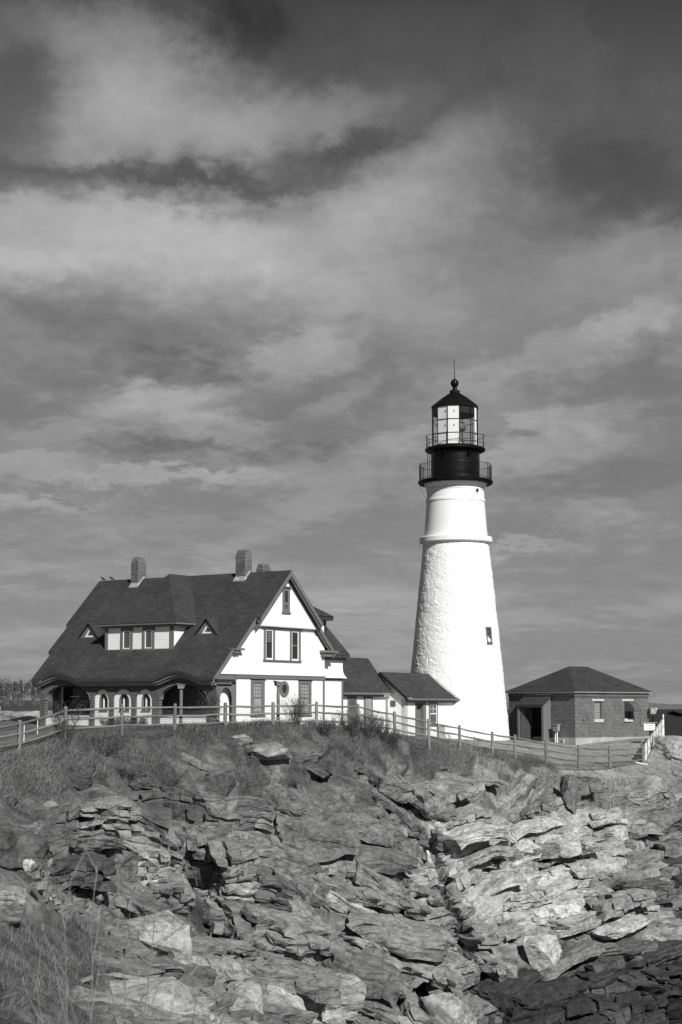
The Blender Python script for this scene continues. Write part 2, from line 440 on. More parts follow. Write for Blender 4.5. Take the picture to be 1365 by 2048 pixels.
# ---- porch
l0 = Lp(0)
arches = [arch(.55, 4.0, 10.4, 12.35, 13.24), arch(9.08, 12.63, 10.4, 12.35, 13.28)]
panels = [(4.42, 5.68, 5.05 - .35, 5.05 + .35), (5.93, 7.36, 6.65 - .4, 6.65 + .4), (7.6, 8.81, 8.2 - .35, 8.2 + .35)]
holes = [arch(a, b, 10.45, 12.4, 12.93) for a, b, _, _ in panels]
mb = MB()
ou = [(0, 10.4)] + arches[0] + holes[0] + holes[1] + holes[2] + arches[1] + [(13.0, 10.4)]
ou = [(u, z if z > 10.46 else 10.4) for u, z in ou]
top = [(13.0 - 13.0 * i / 90, 13.2 + eb(13.0 - 13.0 * i / 90)) for i in range(91)]
mb.plate(ou + top, [], l0, .28)
obj('porch_wall', mb, M['wallshingle'], house, uv=True)
for k, (a, b, w0, w1) in enumerate(panels):
    hole = arch(w0, w1, 11.72, 12.25, 12.68)
    mb = MB(); out_ = arch(a, b, 10.4, 12.4, 12.93)
    mb.siding(out_, [hole], Lp(.12)); mb.plate(out_, [hole], Lp(.12), .1)
    pn = obj('arched_panel', mb, M['white'], house)
    mb = MB(); mb.plate(hole, [arch(w0 + .08, w1 - .08, 11.8, 12.25, 12.6)], Lp(.15), .12); mb.pbox(Lp(.15), w0, w1, 11.66, 11.72, -.1, .06)
    obj('window_frame', mb, M['trim'], pn)
    mb = MB(); mb.pbox(Lp(.3), w1 - .3, w1 - .2, 11.7, 12.5, 0, .03)
    if k == 1: mb.pbox(Lp(.3), w0 + .2, w0 + .27, 11.7, 12.5, 0, .03)
    obj('sash', mb, M['white'], pn)
    mb = MB(); mb.pbox(Lp(.3), w0, w1, 11.7, 12.7, -.06, -.03); obj('pane', mb, M['pane'], pn)
for (a, b) in ((.55, 4.0), (9.08, 12.63)):
    mb = MB(); mb.siding(rect(a, b, 10.4, 11.4), [], Lp(.14)); mb.pbox(Lp(.24), a, b, 10.4, 11.4, -.1, .09); mb.pbox(Lp(.14), a, b, 11.401, 11.46, -.1, .05)
    obj('porch_parapet', mb, M['white'], house)
# arch soffit trims
mb = MB()
for (a, b, zt) in ((.55, 4.0, 13.24), (9.08, 12.63, 13.28)):
    mb = MB(); n = 28; cx, rx = (a + b) / 2, (b - a) / 2
    pts = [(cx - rx * math.cos(math.pi * i / n), 12.35 + (zt - 12.35) * math.sin(math.pi * i / n)) for i in range(n + 1)]
    pin = [(cx + (x - cx) * .965, 12.35 + (z - 12.35) * .955) for x, z in pts]
    for i in range(n):
        q = [pts[i], pts[i + 1], pin[i + 1], pin[i]]
        mb.hexa([l0(*q[0], -.3), l0(*q[1], -.3), l0(*q[2], -.3), l0(*q[3], -.3), l0(*q[0], .02), l0(*q[1], .02), l0(*q[2], .02), l0(*q[3], .02)])
    obj('arch_trim', mb, M['trim'], house)
# porch inside: back wall, ceiling, floor, ends
mb = MB(); mb.plate(rect(.05, 13.0, 10.4, 13.5), [rect(1.05, 2.5, 11.3, 13.05), rect(9.6, 10.6, 10.9, 13.0), rect(12.0, 12.9, 10.9, 13.1)], Lp(1.65), .2)
obj('porch_back_wall', mb, M['wallshingle'], house, uv=True)
mb = MB(); mb.box(.05, 1.7, .02, 12.98, 13.46 - ZB, 13.5 - ZB); obj('porch_ceiling', mb, M['trim'], house)
mb = MB(); mb.box(.28, 1.7, .02, 12.98, 10.5 - ZB, 10.95 - ZB); obj('porch_floor', mb, M['trim'], house)
window(house, Lp(1.63), 1.0, 2.55, 11.25, 13.1, .12, 0, True, (3, 2), 'pane', sm='trim')
obj('porch_door', MB().pbox(Lp(1.75), 9.6, 10.6, 10.9, 13.0, 0, .05), M['dark'], house)
obj('porch_door', MB().pbox(Lp(1.75), 12.0, 12.9, 10.9, 13.1, 0, .05), M['dark'], house)
mb = MB(); mb.plate(ou[:1] and [(0.0, 10.4), (.0, 13.2), (1.56, 13.2), (1.56, 10.4)], [arch(.3, 1.36, 10.42, 12.3, 13.0)], lambda a, b, d: (a, -.03 - d, b - ZB), .025)
obj('porch_side_wall', mb, M['trim'], house)
mb = MB(); mb.siding(rect(.29, 1.6, 10.4, 13.2), [], Gp(.34)); mb.pbox(Gp(.36), .29, 1.6, 10.4, 13.2, -.1, .01); obj('porch_side_panel', mb, M['white'], house)
mb = MB(); mb.plate([(0.284, 10.4), (.5, 10.4)] + arch(.5, 1.3, 10.4, 12.3, 13.0)[1:-1] + [(1.3, 10.4), (1.64, 10.4), (1.64, 13.4), (.284, 13.4)], [], lambda a, b, d: (a, 13.0 - d, b - ZB), .25)
obj('porch_side_wall', mb, M['wallshingle'], house, uv=True)
mb = MB(); mb.box(1.66, 10.1, 12.8, 13.0, -.4, 13.7 - ZB)
mb.hexa([P3(12.8, .1, 13.45), P3(13.0, .1, 13.45), P3(13.0, 10.12, 13.45), P3(12.8, 10.12, 13.45), P3(12.8, 5.7, 19.2), P3(13.0, 5.7, 19.2), P3(13.0, 6.1, 19.2), P3(12.8, 6.1, 19.2)])
mb.box(10.0, 10.12, .2, 12.9, -.4, 15.5 - ZB)
obj('rear_wall', mb, M['white'], house)
# ---- front dormer
zw = 15.14
mb = MB(); mb.siding(rect(4.17, 9.14, zw - .1, 16.55), [], Lp(1.32)); mb.pbox(Lp(1.34), 4.2, 9.1, zw - .1, 16.6, -.1, .0)
side = [(1.32, zw - .05), (2.9, 16.6), (1.32, 16.6)]
mb.siding(side, [], lambda a, b, d: (a, 4.17 - d, b - ZB)); mb.plate(side, [], lambda a, b, d: (a, 4.17 - d, b - ZB), .08)
mb.plate(side, [], lambda a, b, d: (a, 9.14 + d, b - ZB), .08)
dorm = obj('dormer', mb, M['white'], house)
mb = MB(); mb.pbox(Lp(1.32), 4.09, 4.36, zw - .1, 16.6, -.02, .05); mb.pbox(Lp(1.32), 8.98, 9.2, zw - .1, 16.6, -.02, .05)
mb.pbox(Lp(1.32), 4.36, 8.98, 16.44, 16.6, -.02, .045); mb.pbox(lambda a, b, d: (a, 4.17 - d, b - ZB), 1.32, 2.8, 16.45, 16.6, 0, .04)
obj('corner_board', mb, M['trim'], dorm)
E1, E2, VE, ZE = 3.66, 9.5, .97, 16.66
T = (6.7, 3.95, 19.66)
mb = MB(); A_, B_, C_, D_, T1, T2 = P3(E2, VE, ZE), P3(E1, VE, ZE), P3(E1, 5.8, ZE), P3(E2, 5.8, ZE), P3(*T), P3(T[0], 5.95, T[2])
mb.add([A_, B_, C_, D_, T1, T2], [(0, 1, 4), (1, 2, 5, 4), (3, 0, 4, 5), (2, 3, 5), (0, 3, 2, 1)])
obj('dormer_roof', mb, M['roof'], dorm, uv=True)
mb = MB(); mb.box(VE + .03, 5, E1 + .03, E2 - .03, ZE - .11 - ZB, ZE - .002 - ZB); mb.box(VE + .14, 5, E1 + .16, E2 - .16, ZE - .22 - ZB, ZE - .112 - ZB)
obj('dormer_eaves', mb, M['trim'], dorm)
for (a, b) in ((5.47, 6.33), (7.09, 7.97)):
    w = window(house, Lp(1.30), a, b, 15.12, 16.42, .16, 0, True, (0, 0), 'panegrey', sill=0, meet=None)
    w.parent = house
# ---- two small triangular vents on the roof
for c in (11.21, 2.37):
    pl = Lp(2.12); zb = 15.88
    mb = MB(); mb.plate([(c - .82, zb), (c + .82, zb), (c, 16.78)], [[(c - .4, zb + .13), (c + .4, zb + .13), (c, 16.55)]], pl, .12)
    w = obj('triangular_vent', mb, M['trim'], house)
    mb = MB(); vt = 2.0
    mb.add([P3(c - .9, vt, zb - .02), P3(c + .9, vt, zb - .02), P3(c, vt, 16.86), P3(c, 3.1, 16.86), P3(c - .9, 3.1, zb - .02), P3(c + .9, 3.1, zb - .02)], [(0, 2, 3, 4), (1, 5, 3, 2)])
    obj('vent_roof', mb, M['roof'], w, uv=True)
    mb = MB(); mb.plate([(c - .42, zb + .12), (c + .42, zb + .12), (c, 16.57)], [[(c - .24, zb + .22), (c + .24, zb + .22), (c, 16.38)]], Lp(2.16), .05); obj('vent_frame', mb, M['white'], w)
    mb = MB(); mb.plate([(c - .3, zb + .2), (c + .3, zb + .2), (c, 16.42)], [], Lp(2.22), .05); obj('louvre', mb, M['panegrey'], w)
    mb = MB(); mb.pbox(pl, c - .88, c + .88, zb - .1, zb - .002, -.05, .1); obj('vent_sill', mb, M['trimlight'], w)
# ---- chimneys
def chimney(u0, u1, v0, v1, zb, zt, notch, lab, base=True):
    mb = MB(); c = .09; zs = zt - .36
    mb.box(v0, v1, u0, u1, zb - ZB, zs - ZB)
    mb.hexa([P3(u0, v0, zs), P3(u1, v0, zs), P3(u1, v1, zs), P3(u0, v1, zs), P3(u0 + c, v0 + c, zt), P3(u1 - c, v0 + c, zt), P3(u1 - c, v1 - c, zt), P3(u0 + c, v1 - c, zt)])
    ch = obj('chimney', mb, M['chimbrick'], house, lab, uv=True)
    mb = MB(); mb.box(v0 + .2, v1 - .2, u0 + .16, u1 - .16, zt - .1 - ZB, zt + .012 - ZB); obj('flue', mb, M['dark'], ch)
    if base:
        mb = MB(); z1 = zf(v0)
        mb.hexa([P3(u0 - .06, v0 - .14, zf(v0 - .14) - .02), P3(u1 + .08, v0 - .14, zf(v0 - .14) - .02), P3(u1 + .02, v0, z1 + .02), P3(u0 - .02, v0, z1 + .02),
                 P3(u0 - .06, v0 - .13, zf(v0 - .13) + .03), P3(u1 + .08, v0 - .13, zf(v0 - .13) + .03), P3(u1 + .02, v0 - .012, z1 + .15), P3(u0 - .02, v0 - .012, z1 + .15)])
        mb.hexa([P3(u0 - .1, v0 - .1, zf(v0 - .1) - .02), P3(u0 - .012, v0 - .1, zf(v0 - .1) - .02), P3(u0 - .012, v1 - .2, zf(VR) - .1), P3(u0 - .1, v1 - .2, zf(VR) - .1),
                 P3(u0 - .03, v0 - .1, zf(v0 - .1) + .12), P3(u0 - .012, v0 - .1, zf(v0 - .1) + .12), P3(u0 - .012, v1 - .2, zf(VR) + .16), P3(u0 - .03, v1 - .2, zf(VR) + .15)])
        obj('flashing', mb, M['flash'], ch)
    return ch
chimney(10.42, 10.98, 5.45, 6.2, 18.9, 20.95, True, 'brick chimney with a pale cleft in its top')
chimney(2.32, 3.02, 5.5, 6.15, 18.9, 20.98, False, 'tall brick chimney with pale flashing at its foot')
chimney(2.85, 3.35, 7.9, 8.75, 17, 20.36, False, 'short brick chimney behind the ridge', False)
# ---- recessed rear wing to the right of the gable
us_ = .55
mb = MB(); ol = rect(10.1, 12.87, 10.3, 13.6); mb.siding(ol, [], Gp(us_)); mb.plate(ol, [], Gp(us_), .2)
fl = [(10.1, 0), (12.87, 0)]
zs_ = [13.66, 13.78, 13.92, 14.1, 14.3, 14.55, 14.85]; fo = [.22, .14, .08, .05, .035, .03, .03]; fs = [.2, .1, .04, 0, -.01, 0, .03]
for i in range(6):
    a0, a1 = 10.1, 12.87
    mb.hexa([(a0, us_ + .2, zs_[i] - ZB), (a0, us_ - fo[i], zs_[i] - ZB), (a1 + fs[i], us_ - fo[i], zs_[i] - ZB), (a1 + fs[i], us_ + .2, zs_[i] - ZB),
             (a0, us_ + .2, zs_[i + 1] - ZB), (a0, us_ - fo[i + 1], zs_[i + 1] - ZB), (a1 + fs[i + 1], us_ - fo[i + 1], zs_[i + 1] - ZB), (a1 + fs[i + 1], us_ + .2, zs_[i + 1] - ZB)])
mb.box(12.75, 12.87, us_, 8.5, -.6, 15 - ZB)
mb.hexa([P3(us_ + .2, 12.8, 14.85), P3(8.4, 12.8, 14.85), P3(8.4, 12.87, 14.85), P3(us_ + .2, 12.87, 14.85), P3(4.4, 12.8, 18.9), P3(4.6, 12.8, 18.9), P3(4.6, 12.87, 18.9), P3(4.4, 12.87, 18.9)])
wing = obj('rear_wing', mb, M['white'], house)
mb = MB(); zw1 = lambda u: 15.06 + 1.03 * (u - .15)
mb.hexa([P3(.15, 8.0, 14.86), P3(.15, 13.12, 14.86), P3(4.5, 13.12, zw1(4.5) - .2), P3(4.5, 8.0, zw1(4.5) - .2), P3(.15, 8.0, 15.06), P3(.15, 13.12, 15.06), P3(4.5, 13.12, zw1(4.5)), P3(4.5, 8.0, zw1(4.5))])
mb.hexa([P3(8.85, 8.0, 14.86), P3(8.85, 13.12, 14.86), P3(4.5, 13.12, zw1(4.5) - .2), P3(4.5, 8.0, zw1(4.5) - .2), P3(8.85, 8.0, 15.06), P3(8.85, 13.12, 15.06), P3(4.5, 13.12, zw1(4.5)), P3(4.5, 8.0, zw1(4.5))])
obj('wing_roof', mb, M['roof'], wing, uv=True)
mb = MB(); mb.pbox(Gp(us_), 10.13, 13.05, 14.86, 14.99, -.1, .33); mb.pbox(Gp(us_), 10.13, 12.95, 14.72, 14.859, -.1, .22)
mb.pbox(Gp(us_), 10.17, 12.9, 13.5, 13.64, -.02, .05); mb.pbox(Gp(us_), 12.76, 12.9, 10.3, 13.5, -.02, .05)
obj('wing_trim', mb, M['trim'], wing)
# its dormer
mb = MB(); mb.box(10.4, 12.05, 1.25, 3.4, 15.9 - ZB, 17.12 - ZB); wd = obj('wing_dormer', mb, M['white'], wing)
mb = MB(); mb.box(11.93, 12.09, 1.2, 1.36, 15.8 - ZB, 17.1 - ZB); mb.box(10.1, 12.35, .85, 3.5, 17.12 - ZB, 17.36 - ZB)
mb.add([P3(.8, 10.05, 17.36), P3(.8, 12.4, 17.36), P3(3.6, 12.4, 17.36), P3(3.6, 10.05, 17.36), P3(2.1, 11.2, 18.2), P3(3.6, 11.2, 18.2)], [(0, 1, 4), (1, 2, 5, 4), (3, 0, 4, 5), (2, 3, 5)])
wd2 = obj('wing_dormer_roof', mb, M['roof'], wing, uv=True)

# ================================================================== COVERED PASSAGE
pas = thing('covered_passage', 'low white passage with a dark shingled roof linking the house to the tower entry', 'building', HLOC, HROT)
pu = .85
mb = MB(); ol = rect(12.9, 18.32, 9.9, 12.62); mb.siding(ol, [], Gp(pu)); mb.plate(ol, [], Gp(pu), .2); mb.box(18.2, 18.32, pu + .2, 3.6, -1, 12.6 - ZB)
obj('wall', mb, M['white'], pas)
for (a, b) in ((13.84, 14.83), (15.64, 16.62)):
    mb = MB(); mb.pbox(Gp(pu), a, b, 10.2, 12.6, .0, .06); d_ = obj('door_frame', mb, M['trim'], pas)
    mb = MB(); mb.pbox(Gp(pu), a + .17, b - .17, 10.3, 12.45, .06, .075); obj('door', mb, M['panecurtain'] if a > 15 else M['panegrey'], d_)
    mb = MB(); mb.pbox(Gp(pu), a + .17, b - .17, 11.35, 11.43, .076, .1); obj('door_rail', mb, M['trimlight'], d_)
pz = lambda u: 12.85 + 1.27 * (u - .5)
mb = MB()
for s in (1, -1):
    f_ = lambda u: 2.2 + s * (u - 2.2)
    mb.hexa([P3(f_(.5), 12.9, 12.66), P3(f_(.5), 18.22, 12.66), P3(f_(2.2), 18.22, pz(2.2) - .2), P3(f_(2.2), 12.9, pz(2.2) - .2), P3(f_(.5), 12.9, 12.85), P3(f_(.5), 18.22, 12.85), P3(f_(2.2), 18.22, pz(2.2)), P3(f_(2.2), 12.9, pz(2.2))])
obj('roof', mb, M['roof'], pas, uv=True)
mb = MB(); mb.pbox(Gp(pu), 12.9, 18.2, 12.7, 12.82, -.1, .37); mb.pbox(Gp(pu), 12.9, 18.2, 12.58, 12.699, -.1, .12); obj('gutter', mb, M['trim'], pas)

# ================================================================== TOWER ENTRY
ent = thing('tower_entry', 'small white entry building with dark roof and grey door at the lighthouse foot', 'building', HLOC, HROT)
eu = -.5
mb = MB(); mb.plate(rect(18.34, 25.5, 9.4, 12.45), [rect(19.52, 20.77, 9.6, 12.22)], Gp(eu), .3)
gab = [(-.5, 9.4), (2.9, 9.4), (2.9, 12.6), (1.2, 13.95), (-.5, 12.55)]
mb.plate(gab, [], lambda a, b, d: (18.34 - d, a, b - ZB), .3)
obj('wall', mb, M['roughcast'], ent)
mb = MB(); mb.pbox(Gp(eu), 19.5, 19.62, 9.6, 12.24, -.3, .04); mb.pbox(Gp(eu), 20.45, 20.8, 9.6, 12.24, -.3, .04); mb.pbox(Gp(eu), 19.62, 20.45, 12.1, 12.24, -.3, .04)
dfr = obj('door_frame', mb, M['trim'], ent)
mb = MB(); mb.pbox(Gp(eu), 19.62, 20.45, 9.6, 12.1, -.25, -.2); obj('door', mb, M['door'], dfr)
mb = MB(); mb.pbox(Gp(eu), 19.72, 20.3, 12.02, 12.1, -.19, .1); obj('door_lamp', mb, M['iron'], dfr)
window(ent, Gp(eu), 21.14, 22.21, 10.82, 12.22, .1, 0, True, (1, 1), 'panegrey')
mb = MB(); pv = lambda a, b, d: (18.34 - d, a, b - ZB)
mb.pbox(pv, .22, .58, 11.98, 12.34, 0, .05); vnt = obj('vent', mb, M['panegrey'], ent)
mb = MB()
for k in range(5): mb.pbox(pv, .27, .53, 12.02 + k * .06, 12.05 + k * .06, .05, .075)
obj('louvre', mb, M['trim'], vnt)
ez = lambda u: 12.5 + .815 * (u + .8)
mb = MB()
for s in (1, -1):
    f_ = lambda u: 1.2 + s * (u - 1.2)
    mb.hexa([P3(f_(-.8), 18.08, 12.36), P3(f_(-.8), 25.2, 12.36), P3(f_(1.2), 25.4, ez(1.2) - .14), P3(f_(1.2), 18.08, ez(1.2) - .14), P3(f_(-.8), 18.08, 12.5), P3(f_(-.8), 25.2, 12.5), P3(f_(1.2), 25.4, ez(1.2)), P3(f_(1.2), 18.08, ez(1.2))])
obj('roof', mb, M['roof'], ent, uv=True)
mb = MB(); mb.pbox(Gp(eu), 18.1, 25.0, 12.36, 12.47, .305, .42); gt = obj('gutter', mb, M['trim'], ent)
mb = MB(); mb.pbox(Gp(eu), 18.34, 24.6, 12.22, 12.36, .0, .16); obj('fascia', mb, M['trim'], ent)
mb = MB(); mb.pbox(Gp(eu), 18.12, 18.5, 12.471, 12.52, .3, .425); obj('gutter_end', mb, M['flash'], ent)
mb = MB()
for s in (1, -1):
    f_ = lambda u: 1.2 + s * (u - 1.2)
    mb.hexa([P3(f_(-.85), 18.04, 12.3), P3(f_(-.85), 18.078, 12.3), P3(f_(1.2), 18.078, ez(1.2) - .2), P3(f_(1.2), 18.04, ez(1.2) - .2), P3(f_(-.85), 18.04, 12.48), P3(f_(-.85), 18.078, 12.48), P3(f_(1.2), 18.078, ez(1.2) + .02), P3(f_(1.2), 18.04, ez(1.2) + .02)])
obj('bargeboard', mb, M['dark'], ent)  # near-black colour stands in for the shadow along this rake

# ================================================================== numpy noise
def h3(ix, iy, iz, seed):
    h = (ix.astype(np.uint32) * np.uint32(374761393) + iy.astype(np.uint32) * np.uint32(668265263) + iz.astype(np.uint32) * np.uint32(2147483647 - 77) + np.uint32(seed * 1274126177 & 0xffffffff))
    h = (h ^ (h >> np.uint32(13))) * np.uint32(1274126177)
    h = (h ^ (h >> np.uint32(16))) * np.uint32(2246822519)
    h = h ^ (h >> np.uint32(15))
    return h.astype(np.float32) / np.float32(4294967295.0)
def vnoise(p, seed=1):
    i = np.floor(p).astype(np.int64); f = (p - i).astype(np.float32); f = f * f * (3 - 2 * f)
    r = 0
    for dx in (0, 1):
        wx = f[:, 0] if dx else 1 - f[:, 0]
        for dy in (0, 1):
            wy = f[:, 1] if dy else 1 - f[:, 1]
            for dz in (0, 1):
                wz = f[:, 2] if dz else 1 - f[:, 2]
                r = r + wx * wy * wz * h3(i[:, 0] + dx, i[:, 1] + dy, i[:, 2] + dz, seed)
    return r * 2 - 1
def fbm(p, o=4, seed=1, gain=.5):
    a, r, t = 1., 0, 0
    for k in range(o):
        r = r + a * vnoise(p * (2.03 ** k) + 17.3 * k, seed + k); t += a; a *= gain
    return r / t
def voronoi(p, seed=1, jit=.9):
    """F1, F2, a random number of the cell, and the offset to the cell's point"""
    i = np.floor(p).astype(np.int64); n = len(p)
    f1 = np.full(n, 9e9, np.float32); f2 = np.full(n, 9e9, np.float32); cid = np.zeros(n, np.float32); off = np.zeros((n, 3), np.float32)
    for dx in (-1, 0, 1):
        for dy in (-1, 0, 1):
            for dz in (-1, 0, 1):
                a, b, c = i[:, 0] + dx, i[:, 1] + dy, i[:, 2] + dz
                q = np.stack([a + .5 + jit * (h3(a, b, c, seed) - .5), b + .5 + jit * (h3(a, b, c, seed + 11) - .5), c + .5 + jit * (h3(a, b, c, seed + 23) - .5)], 1)
                d = (p - q).astype(np.float32); dd = (d * d).sum(1)
                nw = dd < f1
                f2 = np.where(nw, f1, np.minimum(f2, dd)); f1 = np.where(nw, dd, f1)
                cid = np.where(nw, h3(a, b, c, seed + 31), cid); off[nw] = d[nw]
    return np.sqrt(f1), np.sqrt(f2), cid, off
def sstep(a, b, x):
    t = np.clip((x - a) / (b - a), 0, 1); return t * t * (3 - 2 * t)
def grid_mesh(name, V, nr, nc, m, smooth=True, wrap=False):
    """V: nr*nc points row by row"""
    idx = np.arange(nr * nc).reshape(nr, nc)
    if wrap: idx = np.concatenate([idx, idx[:, :1]], 1)
    q = np.stack([idx[:-1, :-1], idx[:-1, 1:], idx[1:, 1:], idx[1:, :-1]], -1).reshape(-1, 4)
    return raw_mesh(name, V, q, m, smooth)
def raw_mesh(name, V, Fc, m, smooth=False):
    me = bpy.data.meshes.new(name); V = np.asarray(V, np.float32); Fc = np.asarray(Fc, np.int32); k = Fc.shape[1]
    me.vertices.add(len(V)); me.vertices.foreach_set('co', V.ravel())
    me.loops.add(Fc.size); me.loops.foreach_set('vertex_index', Fc.ravel())
    me.polygons.add(len(Fc)); me.polygons.foreach_set('loop_start', np.arange(0, Fc.size, k, dtype=np.int32)); me.polygons.foreach_set('loop_total', np.full(len(Fc), k, np.int32))
    me.polygons.foreach_set('use_smooth', np.full(len(Fc), smooth, bool))
    me.update(calc_edges=True)
    if m: me.materials.append(m)
    return me
def set_attr(me, name, a):
    at_ = me.attributes.new(name, 'FLOAT', 'POINT'); at_.data.foreach_set('value', np.asarray(a, np.float32))

# ================================================================== LIGHTHOUSE
TD = 112.0; TB = at(915.5, 1475, TD); TZ = TB.z
def tz(py): return at(914, py, TD).z - TZ
def trd(px): return px * TD / F
lh = thing('lighthouse', 'tall white tapering lighthouse tower with a black gallery and glazed lantern on top', 'lighthouse', (TB.x, TB.y, TZ))
# lower shaft: whitewashed rubble stones as real relief
nc, nr = 620, 520
zb_, zt_ = -1.2, tz(1086)
th = np.linspace(0, 2 * np.pi, nc, endpoint=False); zz = np.linspace(zb_, zt_, nr)
TH, ZZ = np.meshgrid(th, zz)
rr = np.interp(ZZ, [zb_, 0, tz(1340), tz(1160), zt_], [trd(105.5), trd(102.5), trd(91.6), trd(73.0), trd(65.5)])
p = np.stack([np.cos(TH).ravel() * 2.9, np.sin(TH).ravel() * 2.9, ZZ.ravel()], 1)
wp = p + .12 * np.stack([vnoise(p * 2.1, 41), vnoise(p * 2.1, 42), vnoise(p * 2.1, 43)], 1)
f1, f2, cid, off = voronoi(wp * np.array([1.55, 1.55, 3.1]), 5)
e = np.clip((f2 - f1) / .22, 0, 1)
d = .018 * (e ** .6 - 1) + .025 * (cid - .5) * e + .025 * e * (off[:, 2] * (cid - .5) + off[:, 0] * (cid - .3) * .6)
g1, g2, c2, o2 = voronoi(wp * np.array([4.2, 4.2, 6.5]), 9)
d += .010 * np.clip((g2 - g1) / .25, 0, 1) + .012 * fbm(p * 7, 3, 50) + .03 * fbm(p * .7, 2, 60)
rr = rr.ravel() + d
V = np.stack([rr * np.cos(TH).ravel(), rr * np.sin(TH).ravel(), ZZ.ravel()], 1)
link('stone_shaft', grid_mesh('stone_shaft', V, nr, nc, M['towerw'], True, True), lh)
def lobj(name, prof, m, parent=lh, n=96, smooth=True):
    return obj(name, MB().lathe(prof, n), M[m], parent, smooth=False)
def lat(name, prof, m, parent=lh, n=128):
    o = obj(name, MB().lathe(prof, n), M[m], parent)
    me = o.data
    for p_ in me.polygons:
        if abs(p_.normal.z) < .93: p_.use_smooth = True
    try: me.set_sharp_from_angle(angle=R(28))
    except Exception: pass
    return o
lat('upper_shaft', [(trd(63.9), tz(1078)), (trd(61.2), tz(1042)), (trd(58.4), tz(1004)), (trd(57.6), tz(980))], 'roughcast')
lat('belt_course', [(trd(62), tz(1089)), (trd(73), tz(1085.5)), (trd(73.2), tz(1077)), (trd(72), tz(1075.5)), (trd(62), tz(1074))], 'white')
lat('moulding', [(trd(57), tz(1007)), (trd(59.6), tz(1005)), (trd(60), tz(1002.5)), (trd(59.6), tz(1000)), (trd(57), tz(999))], 'white')
lat('cornice', [(trd(57), tz(984)), (trd(58.6), tz(983)), (trd(59.2), tz(980)), (trd(58.6), tz(978.5)), (trd(60), tz(975)), (trd(63), tz(971)), (trd(64.5), tz(966.5)), (trd(64.5), tz(965))], 'roughcast')
deck = lat('gallery_deck', [(trd(62), tz(969)), (trd(73), tz(969.5)), (trd(75), tz(967.5)), (trd(75.8), tz(965.5)), (trd(75.8), tz(963.2)), (trd(74), tz(962)), (trd(40), tz(961.5))], 'iron')
wr = lat('watch_room', [(trd(49.8), tz(962)), (trd(49.8), tz(959)), (trd(49.2), tz(958.6)), (trd(49.2), tz(931)), (trd(49.45), tz(930.6)), (trd(49.45), tz(929.4)), (trd(49.2), tz(929)), (trd(49.2), tz(903))], 'iron')
upd = lat('lantern_gallery', [(trd(48), tz(906)), (trd(55), tz(905.5)), (trd(60), tz(903)), (trd(61.2), tz(901)), (trd(61.2), tz(898.8)), (trd(60), tz(897.5)), (trd(48), tz(896.6)), (trd(48), tz(895)), (trd(30), tz(894.6))], 'iron')
for az in (-118, -62):
    a = R(az); c = Vector((math.cos(a) * trd(49.2), math.sin(a) * trd(49.2), tz(911)))
    mb = MB(); t_ = Vector((-math.sin(a), math.cos(a), 0)); n_ = Vector((math.cos(a), math.sin(a), 0))
    mb.tube([c - n_ * .05, c + n_ * .16], .1, 12); mb.tube([c + n_ * .1 - Vector((0, 0, .02)), c + n_ * .24 - Vector((0, 0, .12))], .11, 12)
    obj('vent_hood', mb, M['iron'], wr)
# railings
def ring_tube(mb, r, z, rad, n=96, k=6):
    pts = [(r * math.cos(2 * math.pi * i / n), r * math.sin(2 * math.pi * i / n), z) for i in range(n + 1)]
    mb.tube(pts, rad, k, False)
def railing(name, r, zs, z0, nbal, npost, rb, rp, zt):
    mb = MB()
    for z in zs: ring_tube(mb, r, z, .018)
    e_ = obj(name, mb, M['iron'], lh)
    bp = MB().tube([(0, 0, z0), (0, 0, zs[0])], rb, 5).mesh('baluster', M['iron'])
    pp = MB().tube([(0, 0, z0), (0, 0, zt)], rp, 6).mesh('railing_post', M['iron'])
    for i in range(nbal):
        a = 2 * math.pi * (i + .5) / nbal
        b = link('baluster', bp, e_); b.location = (r * math.cos(a), r * math.sin(a), 0)
    for i in range(npost):
        a = 2 * math.pi * (i + .3) / npost
        b = link('railing_post', pp, e_); b.location = (r * math.cos(a), r * math.sin(a), 0)
    return e_
railing('gallery_railing', trd(72.8), (tz(931.6), tz(959)), tz(962), 84, 8, .010, .020, tz(928.5))
railing('lantern_railing', trd(59), (tz(873.5), tz(889.5)), tz(898), 0, 12, .012, .018, tz(871.5))
